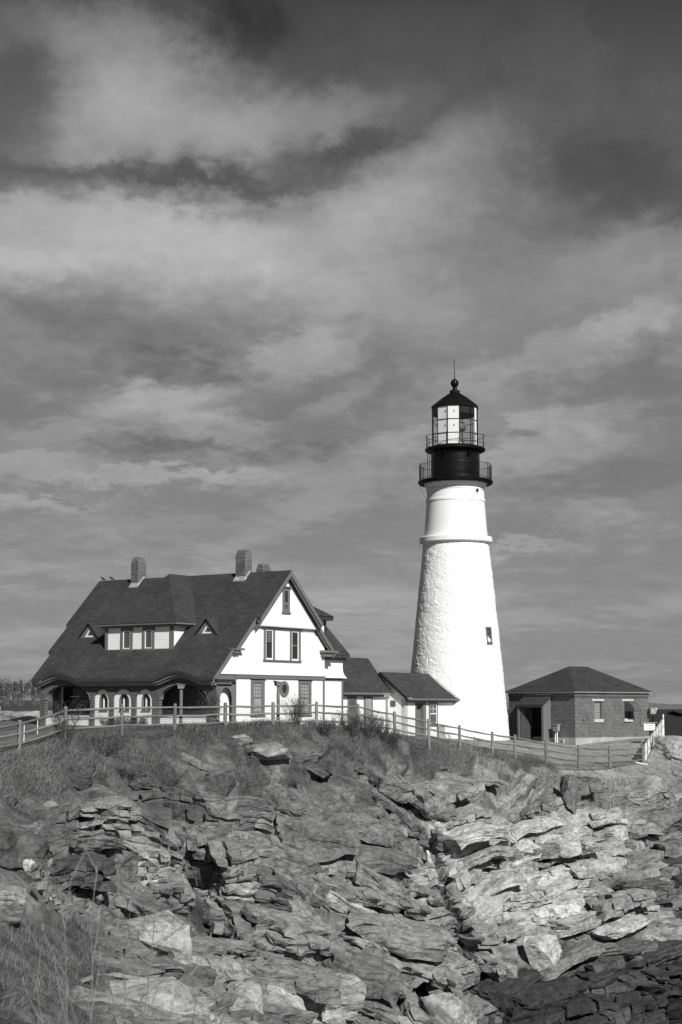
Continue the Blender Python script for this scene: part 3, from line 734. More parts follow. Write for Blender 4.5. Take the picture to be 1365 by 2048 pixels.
# lantern: twelve sides
LR = trd(46.6); z0, z1 = tz(896), tz(814.5)
edges = [R(-90 + a) for a in (-82, -52, -22.5, 7.5, 37.5, 67.5, 97.5, 127.5, 157.5, 187.5, 217.5, 247.5)]
EP = [Vector((LR * math.cos(a), LR * math.sin(a), 0)) for a in edges]
mb = MB()
for q in EP: mb.tube([(q.x, q.y, z0), (q.x, q.y, z1)], .028, 6)
zbar = [tz(841 + 3.3), tz(868 + 3.3)]
for zz_ in [z0 + .05, z1 - .05] + zbar:
    mb.tube([(q.x, q.y, zz_) for q in EP + [EP[0]]], .022 if zz_ in zbar else .05, 6, False)
lf_ = obj('lantern_frame', mb, M['iron'], lh)
for i in range(12):
    a, b = EP[i], EP[(i + 1) % 12]
    n_ = ((a + b) / 2).normalized()
    mb = MB(); mb.quad((a.x, a.y, z0), (b.x, b.y, z0), (b.x, b.y, z1), (a.x, a.y, z1)); obj('pane', mb, M['clear'], lf_)
    if i in (1, 2):
        a2, b2 = a * .985, b * .985; a3, b3 = a * .975, b * .975
        mb = MB().hexa([(a2.x, a2.y, z0), (b2.x, b2.y, z0), (b3.x, b3.y, z0), (a3.x, a3.y, z0), (a2.x, a2.y, z1), (b2.x, b2.y, z1), (b3.x, b3.y, z1), (a3.x, a3.y, z1)]); obj('white_panel', mb, M['white'], lf_)
    if i == 4:
        a2, b2 = a.lerp(b, .72) * .985, b * .985; a3, b3 = a2 * .985, b2 * .985
        mb = MB().hexa([(a2.x, a2.y, z0), (b2.x, b2.y, z0), (b3.x, b3.y, z0), (a3.x, a3.y, z0), (a2.x, a2.y, z1), (b2.x, b2.y, z1), (b3.x, b3.y, z1), (a3.x, a3.y, z1)]); obj('white_panel', mb, M['white'], lf_)
    for zz_ in (tz(829), tz(857)):
        if i in (0, 1, 2, 5):
            c = (a + b) / 2 * 1.01; c = a.lerp(b, .55 if i == 2 else .8) * 1.005
            mb = MB().tube([(c.x, c.y, zz_ - .03), (c.x, c.y, zz_ + .05)], .03, 6); obj('glazing_clip', mb, M['iron'], lf_)
mb = MB().lathe([(.5, z0), (.5, z0 + .35), (.28, z0 + .4), (.22, z0 + 1.0), (.3, z0 + 1.05)], 24); lens = obj('lamp_pedestal', mb, M['white'], lh)
mb = MB()
for s in (0, 1):
    c = Vector((.34, -.25, z0 + 1.42)); dr = Vector((-.75, -.6, .0)).normalized() * (1 if s else -1)
    mb.tube([c, c + dr * .12, c + dr * .3, c + dr * .36], [.33, .36, .30, .1], 20)
obj('beacon_lamp', mb, M['brass'], lens)
mb = MB(); mb.tube([(.2, -.1, z0 + 1.8), (.2, -.1, z1)], .025, 6); obj('lamp_cable', mb, M['iron'], lens)
mb = MB().lathe([(LR * .9, z1 - .62), (LR * .94, z1 - .6), (LR * .94, z1 - .02), (LR * .9, z1 - .02)], 48, False); obj('lantern_hood', mb, M['dark'], lh)
# roof, ball, rod
mb = MB(); RE = trd(48.8); RN = trd(10.5)
ang = edges
rings = [(RE * .94, tz(819)), (RE, tz(817.4)), (RE * 1.0, tz(815.2)), (RE * .93, tz(811.5)), (RE * .55, tz(797)), (RN, tz(786.5)), (RN, tz(784.5))]
for (r_, z_) in rings:
    for a in ang: mb.v.append((r_ * math.cos(a), r_ * math.sin(a), z_))
for i in range(len(rings) - 1):
    for k in range(12): mb.f.append((i * 12 + k, i * 12 + (k + 1) % 12, (i + 1) * 12 + (k + 1) % 12, (i + 1) * 12 + k))
mb.f.append(tuple(range(11, -1, -1))); mb.f.append(tuple(72 + k for k in range(12)))
lr = obj('lantern_roof', mb, M['iron'], lh)
b0 = tz(784.5); br = trd(8.4); bc = tz(766.6)
prof = [(RN, b0 - .02), (RN, b0 + .1), (RN * .62, b0 + .14), (RN * .42, b0 + .2), (RN * .40, b0 + .26), (RN * .52, b0 + .29), (RN * .52, b0 + .32), (RN * .38, b0 + .35)]
prof += [(br * math.sin(t), bc - br * math.cos(t)) for t in np.linspace(.42, math.pi - .1, 18)]
fin = lat('ball_finial', prof, 'iron', lr, 32)
mb = MB().tube([(0, 0, bc + br * .9), (0, 0, bc + br + .15), (-.02, 0, tz(721))], [.05, .028, .014], 6)
for k in range(4):
    a = k * 1.57 + .5; mb.tube([(-.02, 0, tz(722)), (-.02 + .09 * math.cos(a), .09 * math.sin(a), tz(719))], .008, 4)
obj('lightning_rod', mb, M['iron'], lr)
# ladder from gallery to lantern gallery
mb = MB(); a = R(-90 - 71); rl_ = trd(58.5); t_ = Vector((-math.sin(a), math.cos(a), 0)); c = Vector((math.cos(a) * rl_, math.sin(a) * rl_, 0))
for s in (-.16, .16):
    q = c + t_ * s; mb.tube([(q.x, q.y, tz(962)), (q.x, q.y, tz(880))], .02, 6)
for k in range(7):
    z_ = tz(958) + k * .3; q0, q1 = c - t_ * .16, c + t_ * .16; mb.tube([(q0.x, q0.y, z_), (q1.x, q1.y, z_)], .013, 5)
obj('ladder', mb, M['iron'], lh)
# window in the shaft and the round port
def on_shaft(az, r, zc, lean):
    a = R(az); n_ = Vector((math.cos(a), math.sin(a), 0)); t_ = Vector((-math.sin(a), math.cos(a), 0)); up_ = (Vector((0, 0, 1)) - n_ * lean).normalized()
    return lambda x, y, d: tuple(n_ * (r + d) + t_ * x + up_ * y + Vector((0, 0, zc)))
rw = float(np.interp(tz(1272), [0, tz(1340), tz(1160), zt_], [trd(102.5), trd(91.6), trd(73.0), trd(65.5)]))
pl = on_shaft(-90 + 44, rw, tz(1274), .095)
mb = MB(); mb.pbox(pl, -.27, -.18, -.6, .6, -.2, .05); mb.pbox(pl, .18, .27, -.6, .6, -.2, .05); mb.pbox(pl, -.18, .18, .5, .6, -.2, .05); mb.pbox(pl, -.18, .18, -.6, -.52, -.2, .05)
w = obj('window', mb, M['trim'], lh)
obj('pane', MB().pbox(pl, -.18, .18, -.52, .5, -.1, .012), M['pane'], w)
mb = MB(); mb.pbox(pl, -.18, .18, -.03, .03, .012, .03); mb.pbox(pl, -.012, .012, -.52, .5, .012, .028); mb.pbox(pl, .13, .16, -.5, -.05, .013, .03); obj('sash', mb, M['trim'], w)
pl = on_shaft(-90 + 43, trd(58), tz(986), 0)
mb = MB(); mb.plate(ellipse(0, 0, .2, .2, 24), [ellipse(0, 0, .15, .15, 24)], lambda x, y, d: pl(x, y, d + .05), .1); w = obj('porthole', mb, M['white'], lh)
mb = MB(); mb.plate(ellipse(0, 0, .15, .15, 24), [], lambda x, y, d: pl(x, y, d + .02), .1); obj('pane', mb, M['dark'], w)
# slack cables
mb = MB(); q0, q1 = (-trd(72), -.4, tz(1086)), (-trd(74), -.3, tz(1140))
mb.tube([q0, ((q0[0] + q1[0]) / 2 - .1, -.4, (q0[2] + q1[2]) / 2), (-trd(72.5), -.3, tz(1118)), (-trd(73.2), -.3, tz(1128))], .012, 5)
mb.tube([(-trd(74), -.4, tz(966)), (-trd(68), -.4, tz(985)), (-trd(59.5), -.3, tz(1000))], .01, 5)
obj('cable', mb, M['galv'], lh)
# pale flashing where the entry roof meets the stone shaft (entry part)
cvu = ((TB.x - HO.x) * math.sin(HA) + (TB.y - HO.y) * math.cos(HA), -(TB.x - HO.x) * math.cos(HA) + (TB.y - HO.y) * math.sin(HA))
mb = MB(); prev = None
for k in range(13):
    u = -.82 + (1.2 + .82) * k / 12; z = ez(u); r_ = float(np.interp(z - TZ, [0, tz(1340), tz(1160)], [trd(102.5), trd(91.6), trd(73)])) + .02
    v = cvu[0] - math.sqrt(max(.01, r_ * r_ - (u - cvu[1]) ** 2))
    cur = (u, v, z)
    if prev:
        (ua, va, za), (ub, vb, zb2) = prev, cur
        mb.hexa([P3(ua, va - .16, za + .01), P3(ua, va + .15, za + .01), P3(ub, vb + .15, zb2 + .01), P3(ub, vb - .16, zb2 + .01), P3(ua, va - .1, za + .07), P3(ua, va + .15, za + .12), P3(ub, vb + .15, zb2 + .12), P3(ub, vb - .1, zb2 + .07)])
    prev = cur
obj('flashing', mb, M['flash'], ent)

# ================================================================== BRICK FOG SIGNAL BUILDING
BO = at(1151.5, 1490, 114.0); BA = R(48.8); BROT = math.pi / 2 - BA; BZ = BO.z
bb = thing('brick_building', 'square brick building with dark hipped roof and wooden door porch right of the lighthouse', 'building', (BO.x, BO.y, BZ), BROT)
# local x = along the right face, y = along the left face
Rf = lambda l0_: (lambda a, b, d: (a, l0_ - d, b - BZ))
Lf = lambda r0_: (lambda a, b, d: (r0_ - d, a, b - BZ))
W_, D_ = 8.0, 6.16
mb = MB(); h2 = [rect(2.05, 2.82, 11.1, 12.34), rect(5.31, 6.04, 11.12, 12.35)]
mb.plate(rect(0, W_, 9.84, 12.9), h2, Rf(0), .35)
mb.plate(rect(.36, D_, 9.84, 12.9), [rect(2.6, 4.2, 9.9, 11.9)], Lf(0), .35)
mb.box(W_ - .35, W_, .36, D_, 9.84 - BZ, 12.9 - BZ); mb.box(.36, W_ - .36, D_ - .35, D_, 9.84 - BZ, 12.9 - BZ)
obj('wall', mb, M['brick'], bb, uv=True)
mb = MB()
for i in range(60):
    a = .02 + i * (W_ - .04) / 60; mb.pbox(Rf(0), a, a + .075, 12.6, 12.68, 0, .06)
mb.pbox(Rf(0), 0, W_, 12.681, 12.9, 0, .07); mb.pbox(Lf(0), -.07, D_, 12.681, 12.9, 0, .07)
obj('brick_cornice', mb, M['brick'], bb, uv=True)
mb = MB(); mb.box(-.1, W_ + .1, -.1, D_ + .1, -1.6, 9.838 - BZ); obj('foundation', mb, M['concrete'], bb)
o_ = .25; ZE_ = 13.0; ZT_ = 14.82
mb = MB(); e0, e1, f0, f1_ = -o_, W_ + o_, -o_, D_ + o_
rx0, rx1, ry = 3.05, 4.95, D_ / 2
c0 = [(e0, f0, ZE_ - BZ), (e1, f0, ZE_ - BZ), (e1, f1_, ZE_ - BZ), (e0, f1_, ZE_ - BZ), (rx0, ry, ZT_ - BZ), (rx1, ry, ZT_ - BZ)]
mb.add(c0, [(0, 1, 5, 4), (1, 2, 5), (2, 3, 4, 5), (3, 0, 4), (0, 3, 2, 1)]); obj('roof', mb, M['roof'], bb, uv=True)
mb = MB(); mb.box(e0 + .02, e1 - .02, f0 + .02, f1_ - .02, 12.9 - BZ + .002, ZE_ - .003 - BZ); obj('eaves_board', mb, M['trimlight'], bb)
for k, (a, b, c, d_) in enumerate(((2.05, 2.82, 11.1, 12.34), (5.31, 6.04, 11.12, 12.35))):
    mb = MB(); mb.pbox(Rf(.15), a, b, c, d_, -.02, 0); w = obj('window', mb, M['panegrey'] if k else M['metal'], bb)
    if k == 0:
        mb = MB()
        for j in range(6): mb.pbox(Rf(.15), a + .03, b - .03, c + .06 + j * .2, c + .1 + j * .2, .0, .03)
        for j in range(5): mb.pbox(Rf(.15), a + .03 + j * .17, a + .06 + j * .17, c, d_, .001, .02)
        obj('window_grille', mb, M['trimlight'], w)
    mb = MB(); mb.pbox(Rf(0), a - .26 + .1 * k * 0, b + .26, d_ + .002, d_ + .14, -.1, .03); obj('lintel', mb, M['stone'], w)
    mb = MB(); mb.pbox(Rf(0), a - .1, b + .1, c - .22, c - .002, -.1, .09); obj('sill', mb, M['stone'], w)
# quarter round hood over the right window
mb = MB(); n = 12; pr = [(0, 12.33)] + [(.0 + .9 * math.sin(t), 11.6 + .73 * math.cos(t)) for t in np.linspace(0, math.pi / 2, n)] + [(0, 11.6)]
a0, a1 = 5.36, 6.12
for i in range(len(pr)):
    pass
arc = [(.86 * math.sin(t), 11.62 + .72 * math.cos(t)) for t in np.linspace(0, math.pi / 2, n)]
for i in range(n - 1):
    (d0, zA), (d1, zB) = arc[i], arc[i + 1]
    mb.hexa([Rf(0)(a0, zA, d0), Rf(0)(a1, zA, d0), Rf(0)(a1, zB, d1), Rf(0)(a0, zB, d1), Rf(0)(a0, zA - .02, d0), Rf(0)(a1, zA - .02, d0), Rf(0)(a1, zB - .02, d1), Rf(0)(a0, zB - .02, d1)])
for a in (a0, a1 - .02):
    mb.plate([(0, 11.62)] + arc[::-1], [], lambda d, b, x, a=a: (a + x, -d, b - BZ), .02)
obj('window_hood', mb, M['awning'], bb)
mb = MB(); mb.pbox(Rf(0), 1.22, 1.3, 11.15, 11.5, 0, .08); mb.pbox(Rf(0), .75, .95, 11.05, 11.1, 0, .1); mb.pbox(Rf(0), 7.0, 7.04, 10.6, 11.2, 0, .08); obj('wall_bracket', mb, M['trim'], bb)
# porch on the left face
x0, x1, pd = 2.2, 4.55, .85
por = None
cheek = [(0, 9.0), (pd, 9.0), (pd, 11.95), (0, 12.6)]
mb = MB()
for a in (x0, x1 - .1):
    mb.plate(cheek, [], lambda d, b, t, a=a: (-d, a - t, b - BZ), .1)
por = obj('door_porch', mb, M['door'], bb)
mb = MB(); mb.pbox(Lf(-pd), x0 - .1, x0 + .09, 9.0, 11.9, -.1, .03); mb.pbox(Lf(-pd), x1 - .16, x1 + .02, 9.0, 11.9, -.1, .03); mb.pbox(Lf(-pd), x0 - .1, x1 + .02, 11.9, 12.03, -.1, .05); obj('porch_frame', mb, M['trim'], por)
mb = MB(); mb.hexa([(-pd - .12, x0 - .15, 12.02 - BZ), (0, x0 - .15, 12.64 - BZ), (0, x1 + .1, 12.64 - BZ), (-pd - .12, x1 + .1, 12.02 - BZ), (-pd - .12, x0 - .15, 12.1 - BZ), (0, x0 - .15, 12.74 - BZ), (0, x1 + .1, 12.74 - BZ), (-pd - .12, x1 + .1, 12.1 - BZ)])
obj('porch_roof', mb, M['roof'], por, uv=True)
mb = MB(); mb.pbox(Lf(0), x0 - .1, x1, 12.741, 12.86, 0.071, .09); obj('porch_flashing', mb, M['flash'], por)
mb = MB(); mb.plate([(.05, 9.4), (.75, 9.4), (.75, 10.6), (.5, 11.2), (.3, 11.85), (.05, 11.85)], [], lambda d, b, t: (-pd + d * .5 - .0, x1 - .18 - d * .9, b - BZ), .05)
obj('door_leaf', mb, M['door'], por)
mb = MB(); mb.pbox(Lf(.3), 2.6, 4.2, 9.9, 11.9, -.1, .0); obj('inner_door', mb, M['dark'], por)
# electrical box on pipes, beside the porch
eb_ = thing('electrical_box', 'grey electrical box on two pale pipes beside the door porch of the brick building', 'electrical box', (BO.x, BO.y, BZ), BROT)
mb = MB(); mb.pbox(Lf(-.12), 1.28, 1.72, 10.28, 10.7, 0, .25); bx_ = obj('cabinet', mb, M['trimlight'], eb_)
mb = MB(); mb.pbox(Lf(-.12), 1.25, 1.75, 10.701, 10.74, -.12, .3); obj('lid', mb, M['metal'], bx_)
for a in (1.42, 1.58): obj('pipe', MB().tube([Lf(-.25)(a, 9.2, 0), Lf(-.25)(a, 10.279, 0)], .035, 8), M['white'], eb_)
mb = MB(); mb.tube([Lf(-.15)(.95, 9.3, 0), Lf(-.15)(.95, 9.75, 0)], .07, 8); obj('stub_pipe', mb, M['concrete'], eb_)

# ================================================================== TERRAIN
CP = []
def col(px, *rows):
    k_ = .62 if px < 150 else (.55 if px < 450 else .5); D0 = rows[0][1]
    for py, D in rows:
        D = D0 - (D0 - D) * k_
        q = at(px, py, D); CP.append((q.x, q.y, q.z))
col(-150, (1560, 58), (1650, 52), (1750, 45), (1850, 37), (1950, 28), (2048, 22))
col(0, (1512, 65), (1560, 62), (1650, 56), (1750, 49), (1850, 40), (1950, 30), (2048, 23))
col(200, (1468, 73), (1520, 70), (1600, 67), (1700, 62), (1780, 56), (1850, 49), (1950, 38), (2048, 29))
col(400, (1458, 77.5), (1482, 76), (1500, 75.6), (1560, 74.6), (1620, 72), (1700, 69), (1800, 64), (1900, 55), (2000, 45), (2048, 40))
col(560, (1455, 80), (1475, 79), (1500, 78), (1590, 76.5), (1700, 70), (1800, 66), (1900, 62), (2000, 55), (2048, 51))
col(700, (1458, 83.5), (1490, 82), (1520, 80.5), (1600, 77.5), (1700, 74), (1800, 70), (1900, 66), (2000, 61), (2048, 59))
col(900, (1497, 90.5), (1530, 88.5), (1580, 86), (1640, 83), (1750, 77), (1850, 72), (1950, 67), (2048, 61))
col(1100, (1532, 96), (1560, 94), (1610, 92), (1650, 89), (1750, 83), (1850, 77), (1930, 71), (2048, 62))
col(1300, (1530, 102.5), (1560, 98), (1600, 95), (1650, 91), (1750, 84), (1850, 77), (1930, 70), (2048, 62))
col(1480, (1530, 106), (1600, 98), (1650, 93), (1750, 85), (1850, 78), (1930, 71), (2048, 62))
col(1750, (1600, 104), (1750, 90), (1900, 76), (2048, 64))
FENCE = [(-60, 1533, 61), (40, 1507, 66), (132, 1475, 70), (245, 1463, 74), (350, 1459, 76.5), (451, 1456, 78.7), (547, 1453, 80.5), (633, 1451, 82.3), (717, 1456, 84.2), (790, 1472, 86.5), (858, 1485, 88.8), (920, 1497, 91), (985, 1508, 92.8), (1030, 1517, 94.3), (1092, 1528, 96), (1158, 1536, 98), (1220, 1534, 100.5), (1285, 1526, 103)]
FP = [at(*p) for p in FENCE]
for q in FP[1:]: CP.append((q.x, q.y, q.z))
for (v, u, z) in ((0, 0, 10.85), (0, 6, 10.85), (0, 13, 10.9), (10, 0, 10.85), (5, 6, 10.85), (10, 13, 10.9), (13, 1, 10.7), (16, .5, 10.45), (19, -.6, 10.15), (22, -.6, 10.0)):
    x, y = hbase(v, u); CP.append((x, y, z))
CP += [(TB.x, TB.y, TZ - .05), (TB.x + 3.6, TB.y - .5, 9.75), (TB.x - 1, TB.y - 3.6, 9.9), (BO.x, BO.y, 9.3), (BO.x + 5, BO.y + 5, 9.5), (BO.x - 3, BO.y + 4, 9.4), (15, 106, 9.0), (10, 103, 9.3)]
for px, py, D in ((1290, 1528, 104), (1327, 1468, 115)):
    q = at(px, py, D); CP.append((q.x, q.y, min(q.z, 9.5)))
CP += [(22.1, 119.3, 9.4), (20, 112, 9.2)]
CP += [(24.5, 118, 9.0), (27, 112, 8.5), (28, 125, 1), (24, 131, -6), (15, 136, -7), (30, 108, 6.5), (5, 140, -7), (-6, 136, 3), (-30, 110, 10.9), (-30, 140, 10.8), (-15, 112, 10.9), (-45, 100, 11), (-50, 140, 11), (-40, 180, 10.5), (-80, 200, 11), (-22, 170, 9.5), (40, 150, -9), (10, 170, -9), (60, 110, -5), (-110, 140, 11),
       (0, 0, 10.3), (-6, 4, 10.0), (6, 4, 9.9), (0, 9, 9.6), (-4, 15, 8.6), (4, 15, 7.8), (-12, 14, 9), (12, 14, 7), (6, 28, 3.0), (12, 40, -1), (3, 38, 1.5), (22, 30, -1), (24, 52, -2.5), (-25, 30, 9.3), (-30, 55, 10), (-13, 30, 7.2), (-9, 38, 5.2), (0, 48, .8), (8, 52, -1.5), (-4, 30, 4.6),
       (4, 62, -2.2), (14, 62, -4.5), (14, 72, -4.2), (24, 72, -4), (-2, 58, -.6), (0, 65, -1.2)]
fx = np.array([-60] + [q.x for q in FP] + [22.5, 60]); fy = np.array([40] + [q.y for q in FP] + [116, 118])
o_ = np.argsort(fx); fx, fy = fx[o_], fy[o_]
def tfront(x, y): return np.interp(x, fx, fy) - y      # metres in front of the fence

CP = np.array(CP, np.float64)
class RBF:
    """smooth sheet through scattered heights"""
    def __init__(s, P, lam):
        s.P = P; n = len(P)
        D_ = np.sqrt(((P[:, None, :2] - P[None, :, :2]) ** 2).sum(-1))
        A_ = np.zeros((n + 3, n + 3)); A_[:n, :n] = D_ - np.eye(n) * lam; A_[:n, n] = 1; A_[:n, n + 1:] = P[:, :2]; A_[n, :n] = 1; A_[n + 1:, :n] = P[:, :2].T
        s.W = np.linalg.solve(A_, np.concatenate([P[:, 2], [0, 0, 0]]))
    def __call__(s, x, y):
        n = len(s.P); out = np.empty(len(x))
        for i in range(0, len(x), 60000):
            d = np.sqrt((x[i:i + 60000, None] - s.P[None, :, 0]) ** 2 + (y[i:i + 60000, None] - s.P[None, :, 1]) ** 2)
            out[i:i + 60000] = d @ s.W[:n] + s.W[n] + s.W[n + 1] * x[i:i + 60000] + s.W[n + 2] * y[i:i + 60000]
        return out
_t = tfront(CP[:, 0], CP[:, 1])
R_TOP, R_CLIFF = RBF(CP[_t < .6], .12), RBF(CP[_t > -.6], .2)
def zbase(x, y):
    x = np.asarray(x, np.float64).ravel(); y = np.asarray(y, np.float64).ravel()
    k = sstep(-.5, .7, tfront(x, y))
    return R_TOP(x, y) * (1 - k) + R_CLIFF(x, y) * k
SS = np.concatenate([np.linspace(-.62, -.235, 40)[:-1], np.linspace(-.235, .235, 960), np.linspace(.235, .62, 40)[1:]])
DD = np.concatenate([np.linspace(.5, 16, 30)[:-1], np.linspace(16, 40, 110)[:-1], np.linspace(40, 62, 260)[:-1], np.linspace(62, 106, 800)[:-1], np.linspace(106, 135, 60)[:-1], np.linspace(135, 400, 40)])
NC, NR = len(SS), len(DD)
GS, GD = np.meshgrid(SS, DD)
X = (GS * GD).ravel(); Y = GD.ravel(); Z0 = zbase(X, Y)
G = Z0.reshape(NR, NC)
# base normal
dzdD = np.gradient(G, DD, axis=0); dzdS = np.gradient(G, SS, axis=1) / np.maximum(GD, 1)
nx = (-dzdS).ravel(); ny = (-(dzdD - dzdS * GS)).ravel(); nz = np.ones_like(nx)
ln = np.sqrt(nx * nx + ny * ny + nz * nz); nx, ny, nz = nx / ln, ny / ln, nz / ln
TF = tfront(X, Y)
P0 = np.stack([X, Y, Z0], 1).astype(np.float32)
lown = fbm(P0 / 5.0, 4, 3)
act = (TF > -.5) & (Y > 12) & (np.abs(X / np.maximum(Y, 1)) < .3)
# --- rock: jointed, bedded blocks
def rot(p, ax, ay, az):
    m = np.array((Matrix.Rotation(az, 3, 'Z') @ Matrix.Rotation(ay, 3, 'Y') @ Matrix.Rotation(ax, 3, 'X')))
    return p @ m.T.astype(np.float32)
pa = P0[act]
near = sstep(60, 28, pa[:, 1])                       # smaller detail where one stands close
w1 = np.stack([fbm(pa / 3.5, 3, 71), fbm(pa / 3.5, 3, 72), fbm(pa / 3.5, 3, 73)], 1)
bend = sstep(2, 9, pa[:, 0])                         # bedding turns flatter towards the right
q1 = rot(pa, R(28), R(24), R(20)); q2 = rot(pa, R(20), R(-7), R(-14))
q = q1 * (1 - bend[:, None]) + q2 * bend[:, None] + w1 * .9
def blocks(q, dims, seed, var=.5):
    """jointed beds: courses of blocks, every course shifted; block number, metres to the nearest joint, place inside the block"""
    L, W, H = dims
    z = q[:, 2] / H + .35 * np.sin(q[:, 2] / H * 2.1 + seed); k = np.floor(z)
    zero = np.zeros_like(k)
    sh = h3(k, zero, zero, seed); sh2 = h3(k, zero, zero, seed + 3); wd = .7 + .8 * h3(k, zero, zero, seed + 5)
    y = q[:, 1] / (W * wd) + sh2 * 7 + .3 * np.sin(q[:, 0] / L * 1.7 + 6 * sh); j = np.floor(y)
    sh3 = h3(k, j, zero, seed + 7); wl = .6 + .9 * h3(k, j, zero, seed + 8)
    x = q[:, 0] / (L * wl) + sh3 * 9; i = np.floor(x)
    fx_, fy_, fz_ = x - i, y - j, z - k
    e = np.minimum(np.minimum(np.minimum(fx_, 1 - fx_) * L * wl, np.minimum(fy_, 1 - fy_) * W * wd), np.minimum(fz_, 1 - fz_) * H)
    return (i, j, k), e, np.stack([fx_ - .5, fy_ - .5, fz_ - .5], 1)
def hb(ix, seed): return h3(ix[0], ix[1], ix[2], seed)
qw = q + .10 * np.stack([fbm(pa / .45, 3, 81), fbm(pa / .45, 3, 82), fbm(pa / .45, 3, 83)], 1)
Ai, eA, ao = blocks(q + .25 * w1, (4.6, 3.2, 1.7), 101)
Bi, eB, bo = blocks(qw, (2.4, 1.7, .72), 131)
Ci, eC, co_ = blocks(qw, (.55, .42, .17), 161)
ac, bc_, cc_ = hb(Ai, 102), hb(Bi, 132), hb(Ci, 162)
gA, gB = sstep(.30, .42, hb(Ai, 104)), sstep(.40, .5, hb(Bi, 134)) 
rough = fbm(pa / .5, 5, 96, .6)
gate = sstep(-.15, .25, fbm(pa / 2.6, 3, 97)); gate2 = sstep(-.2, .2, fbm(pa / 1.1, 3, 98))
def blur(a, k):
    a = a.reshape(NR, NC)
    for ax in (0, 1):
        r_ = 0
        for i_, c_ in enumerate(k): r_ = r_ + c_ * np.roll(a, i_ - len(k) // 2, ax)
        a = r_ / sum(k)
    return a.ravel()
def full(a): o = np.zeros(len(P0)); o[act] = a; return o
dr1 = .75 * (ac - .5) + .4 * ((hb(Ai, 105) - .5) * ao[:, 0] + (hb(Ai, 106) - .5) * ao[:, 1])
dr1 += gA * (.34 * (bc_ - .5) + .2 * ((hb(Bi, 135) - .5) * bo[:, 0] + (hb(Bi, 136) - .5) * bo[:, 1]))
dr2 = -(.22 * np.exp(-(eA / .09) ** 2) + .10 * gA * np.exp(-(eB / .06) ** 2))
D_in = 0
beds = np.abs(((q[:, 2] / .21 + .5 * fbm(pa / 1.3, 3, 91)) % 1) - .5)
dr2 -= .03 * np.exp(-((.5 - beds) / .12) ** 2) * gate2
dr3 = .05 * rough
D_rock = 1.15 * lown * act + blur(full(dr1), (1, 3, 6, 8, 6, 3, 1)) + blur(full(dr2), (1, 2, 3, 2, 1)) + full(dr3) - .10 * act
# --- what grows or lies where
vn = fbm(P0 / 2.2, 4, 201); vn2 = fbm(P0 / 6.0, 3, 205)
PXA = CX + F * X / np.maximum(Y, 1); PYA = CY + F * np.tan(PITCH - np.arctan((Z0 - CZ) / np.maximum(Y, 1)))   # bearings, only used to say which stretch of shore is meant
bx_ = X / np.maximum(Y, 1)
DZ = np.interp(X, [q.x for q in FP] + [22.5], [q.z for q in FP] + [9.6]) - Z0
wv = np.interp(bx_, [-.25, -.12, -.05, .05, .1, .13, .2], [2.3, 1.8, .8, 1.4, 1.0, .7, .4])
veg = sstep(1.0, .55, (DZ + 1.9 * vn + 1.2 * vn2) / wv)
leftslope = sstep(-.095, -.16, bx_ + .05 * vn2) * sstep(.0, .26, vn + .10 + .25 * sstep(58, 48, Y)) * (Y < 74)
veg = np.maximum(veg, leftslope)
patch = sstep(.22, .42, vn + .4 * vn2) * sstep(.10, .04, bx_) * sstep(6.5, 4.5, DZ)
rub = sstep(245, 215, PXA + 30 * vn) * sstep(1680, 1700, PYA + 20 * vn)
rubble_zone = rub * sstep(1850, 1820, PYA)
nearg = rub * sstep(1810, 1850, PYA + 40 * vn) * sstep(-.45, -.1, vn + .6 * vn2)
veg = np.clip(np.maximum(np.maximum(veg, patch), nearg), 0, 1) * (Y < 122) * (1 - .8 * rubble_zone)
sand = sstep(.118, .14, bx_ + .015 * vn) * sstep(1.3, .6, DZ + .7 * vn) * (TF > -2)
plateau = sstep(.8, -.6, TF)
out_r = np.zeros(len(P0)); 
steep = sstep(.96, .82, nz)
rk = (1 - plateau) * (1 - .72 * veg) * (1 - .85 * sand)
edge = sstep(0, 3.5, TF)
far = sstep(108, 116, Y)
tidal = sstep(.1, -.9, Z0 + .9 * lown + .4 * vn) * sstep(.06, .085, bx_ + .01 * vn)
amp = rk * (.25 + .75 * edge) * np.where(Y < 24, .35, 1) * (1 - .35 * tidal)
soil = .10 * fbm(P0 / .8, 4, 211) + .22 * fbm(P0 / 2.5, 3, 215)
disp = D_rock * amp + soil * (1 - rk) * np.where(plateau > .5, .12, 1) * (1 - .6 * sand)
# the deep cleft low on the left, and the long joint with its quartz vein down the pale slab
def seg(px0, py0, px1, py1):
    return (px0, py0), (px1, py1)
DISP = np.stack([nx * disp, ny * disp, nz * disp], 1)
PT = P0 + DISP
far_shore = (Y > 125) & (X < 0)
PT[:, 2] += np.where(far_shore, 1.0 * fbm(P0 / 9, 4, 220) * sstep(125, 150, Y), 0)
ZG = PT[:, 2].reshape(NR, NC)
def tri_idx(x, y):
    s = x / max(y, .6)
    return int(np.clip(np.searchsorted(DD, y), 1, NR - 1)), int(np.clip(np.searchsorted(SS, s), 1, NC - 1))
def ground(x, y):
    """height of the built ground under a point"""
    i, j = tri_idx(x, y); k = i * NC + j
    c = [k, k - 1, k - NC, k - NC - 1]
    w = [1 / (1e-3 + (PT[m, 0] - x) ** 2 + (PT[m, 1] - y) ** 2) for m in c]
    return float(sum(a * PT[m, 2] for a, m in zip(w, c)) / sum(w))
LINES = []
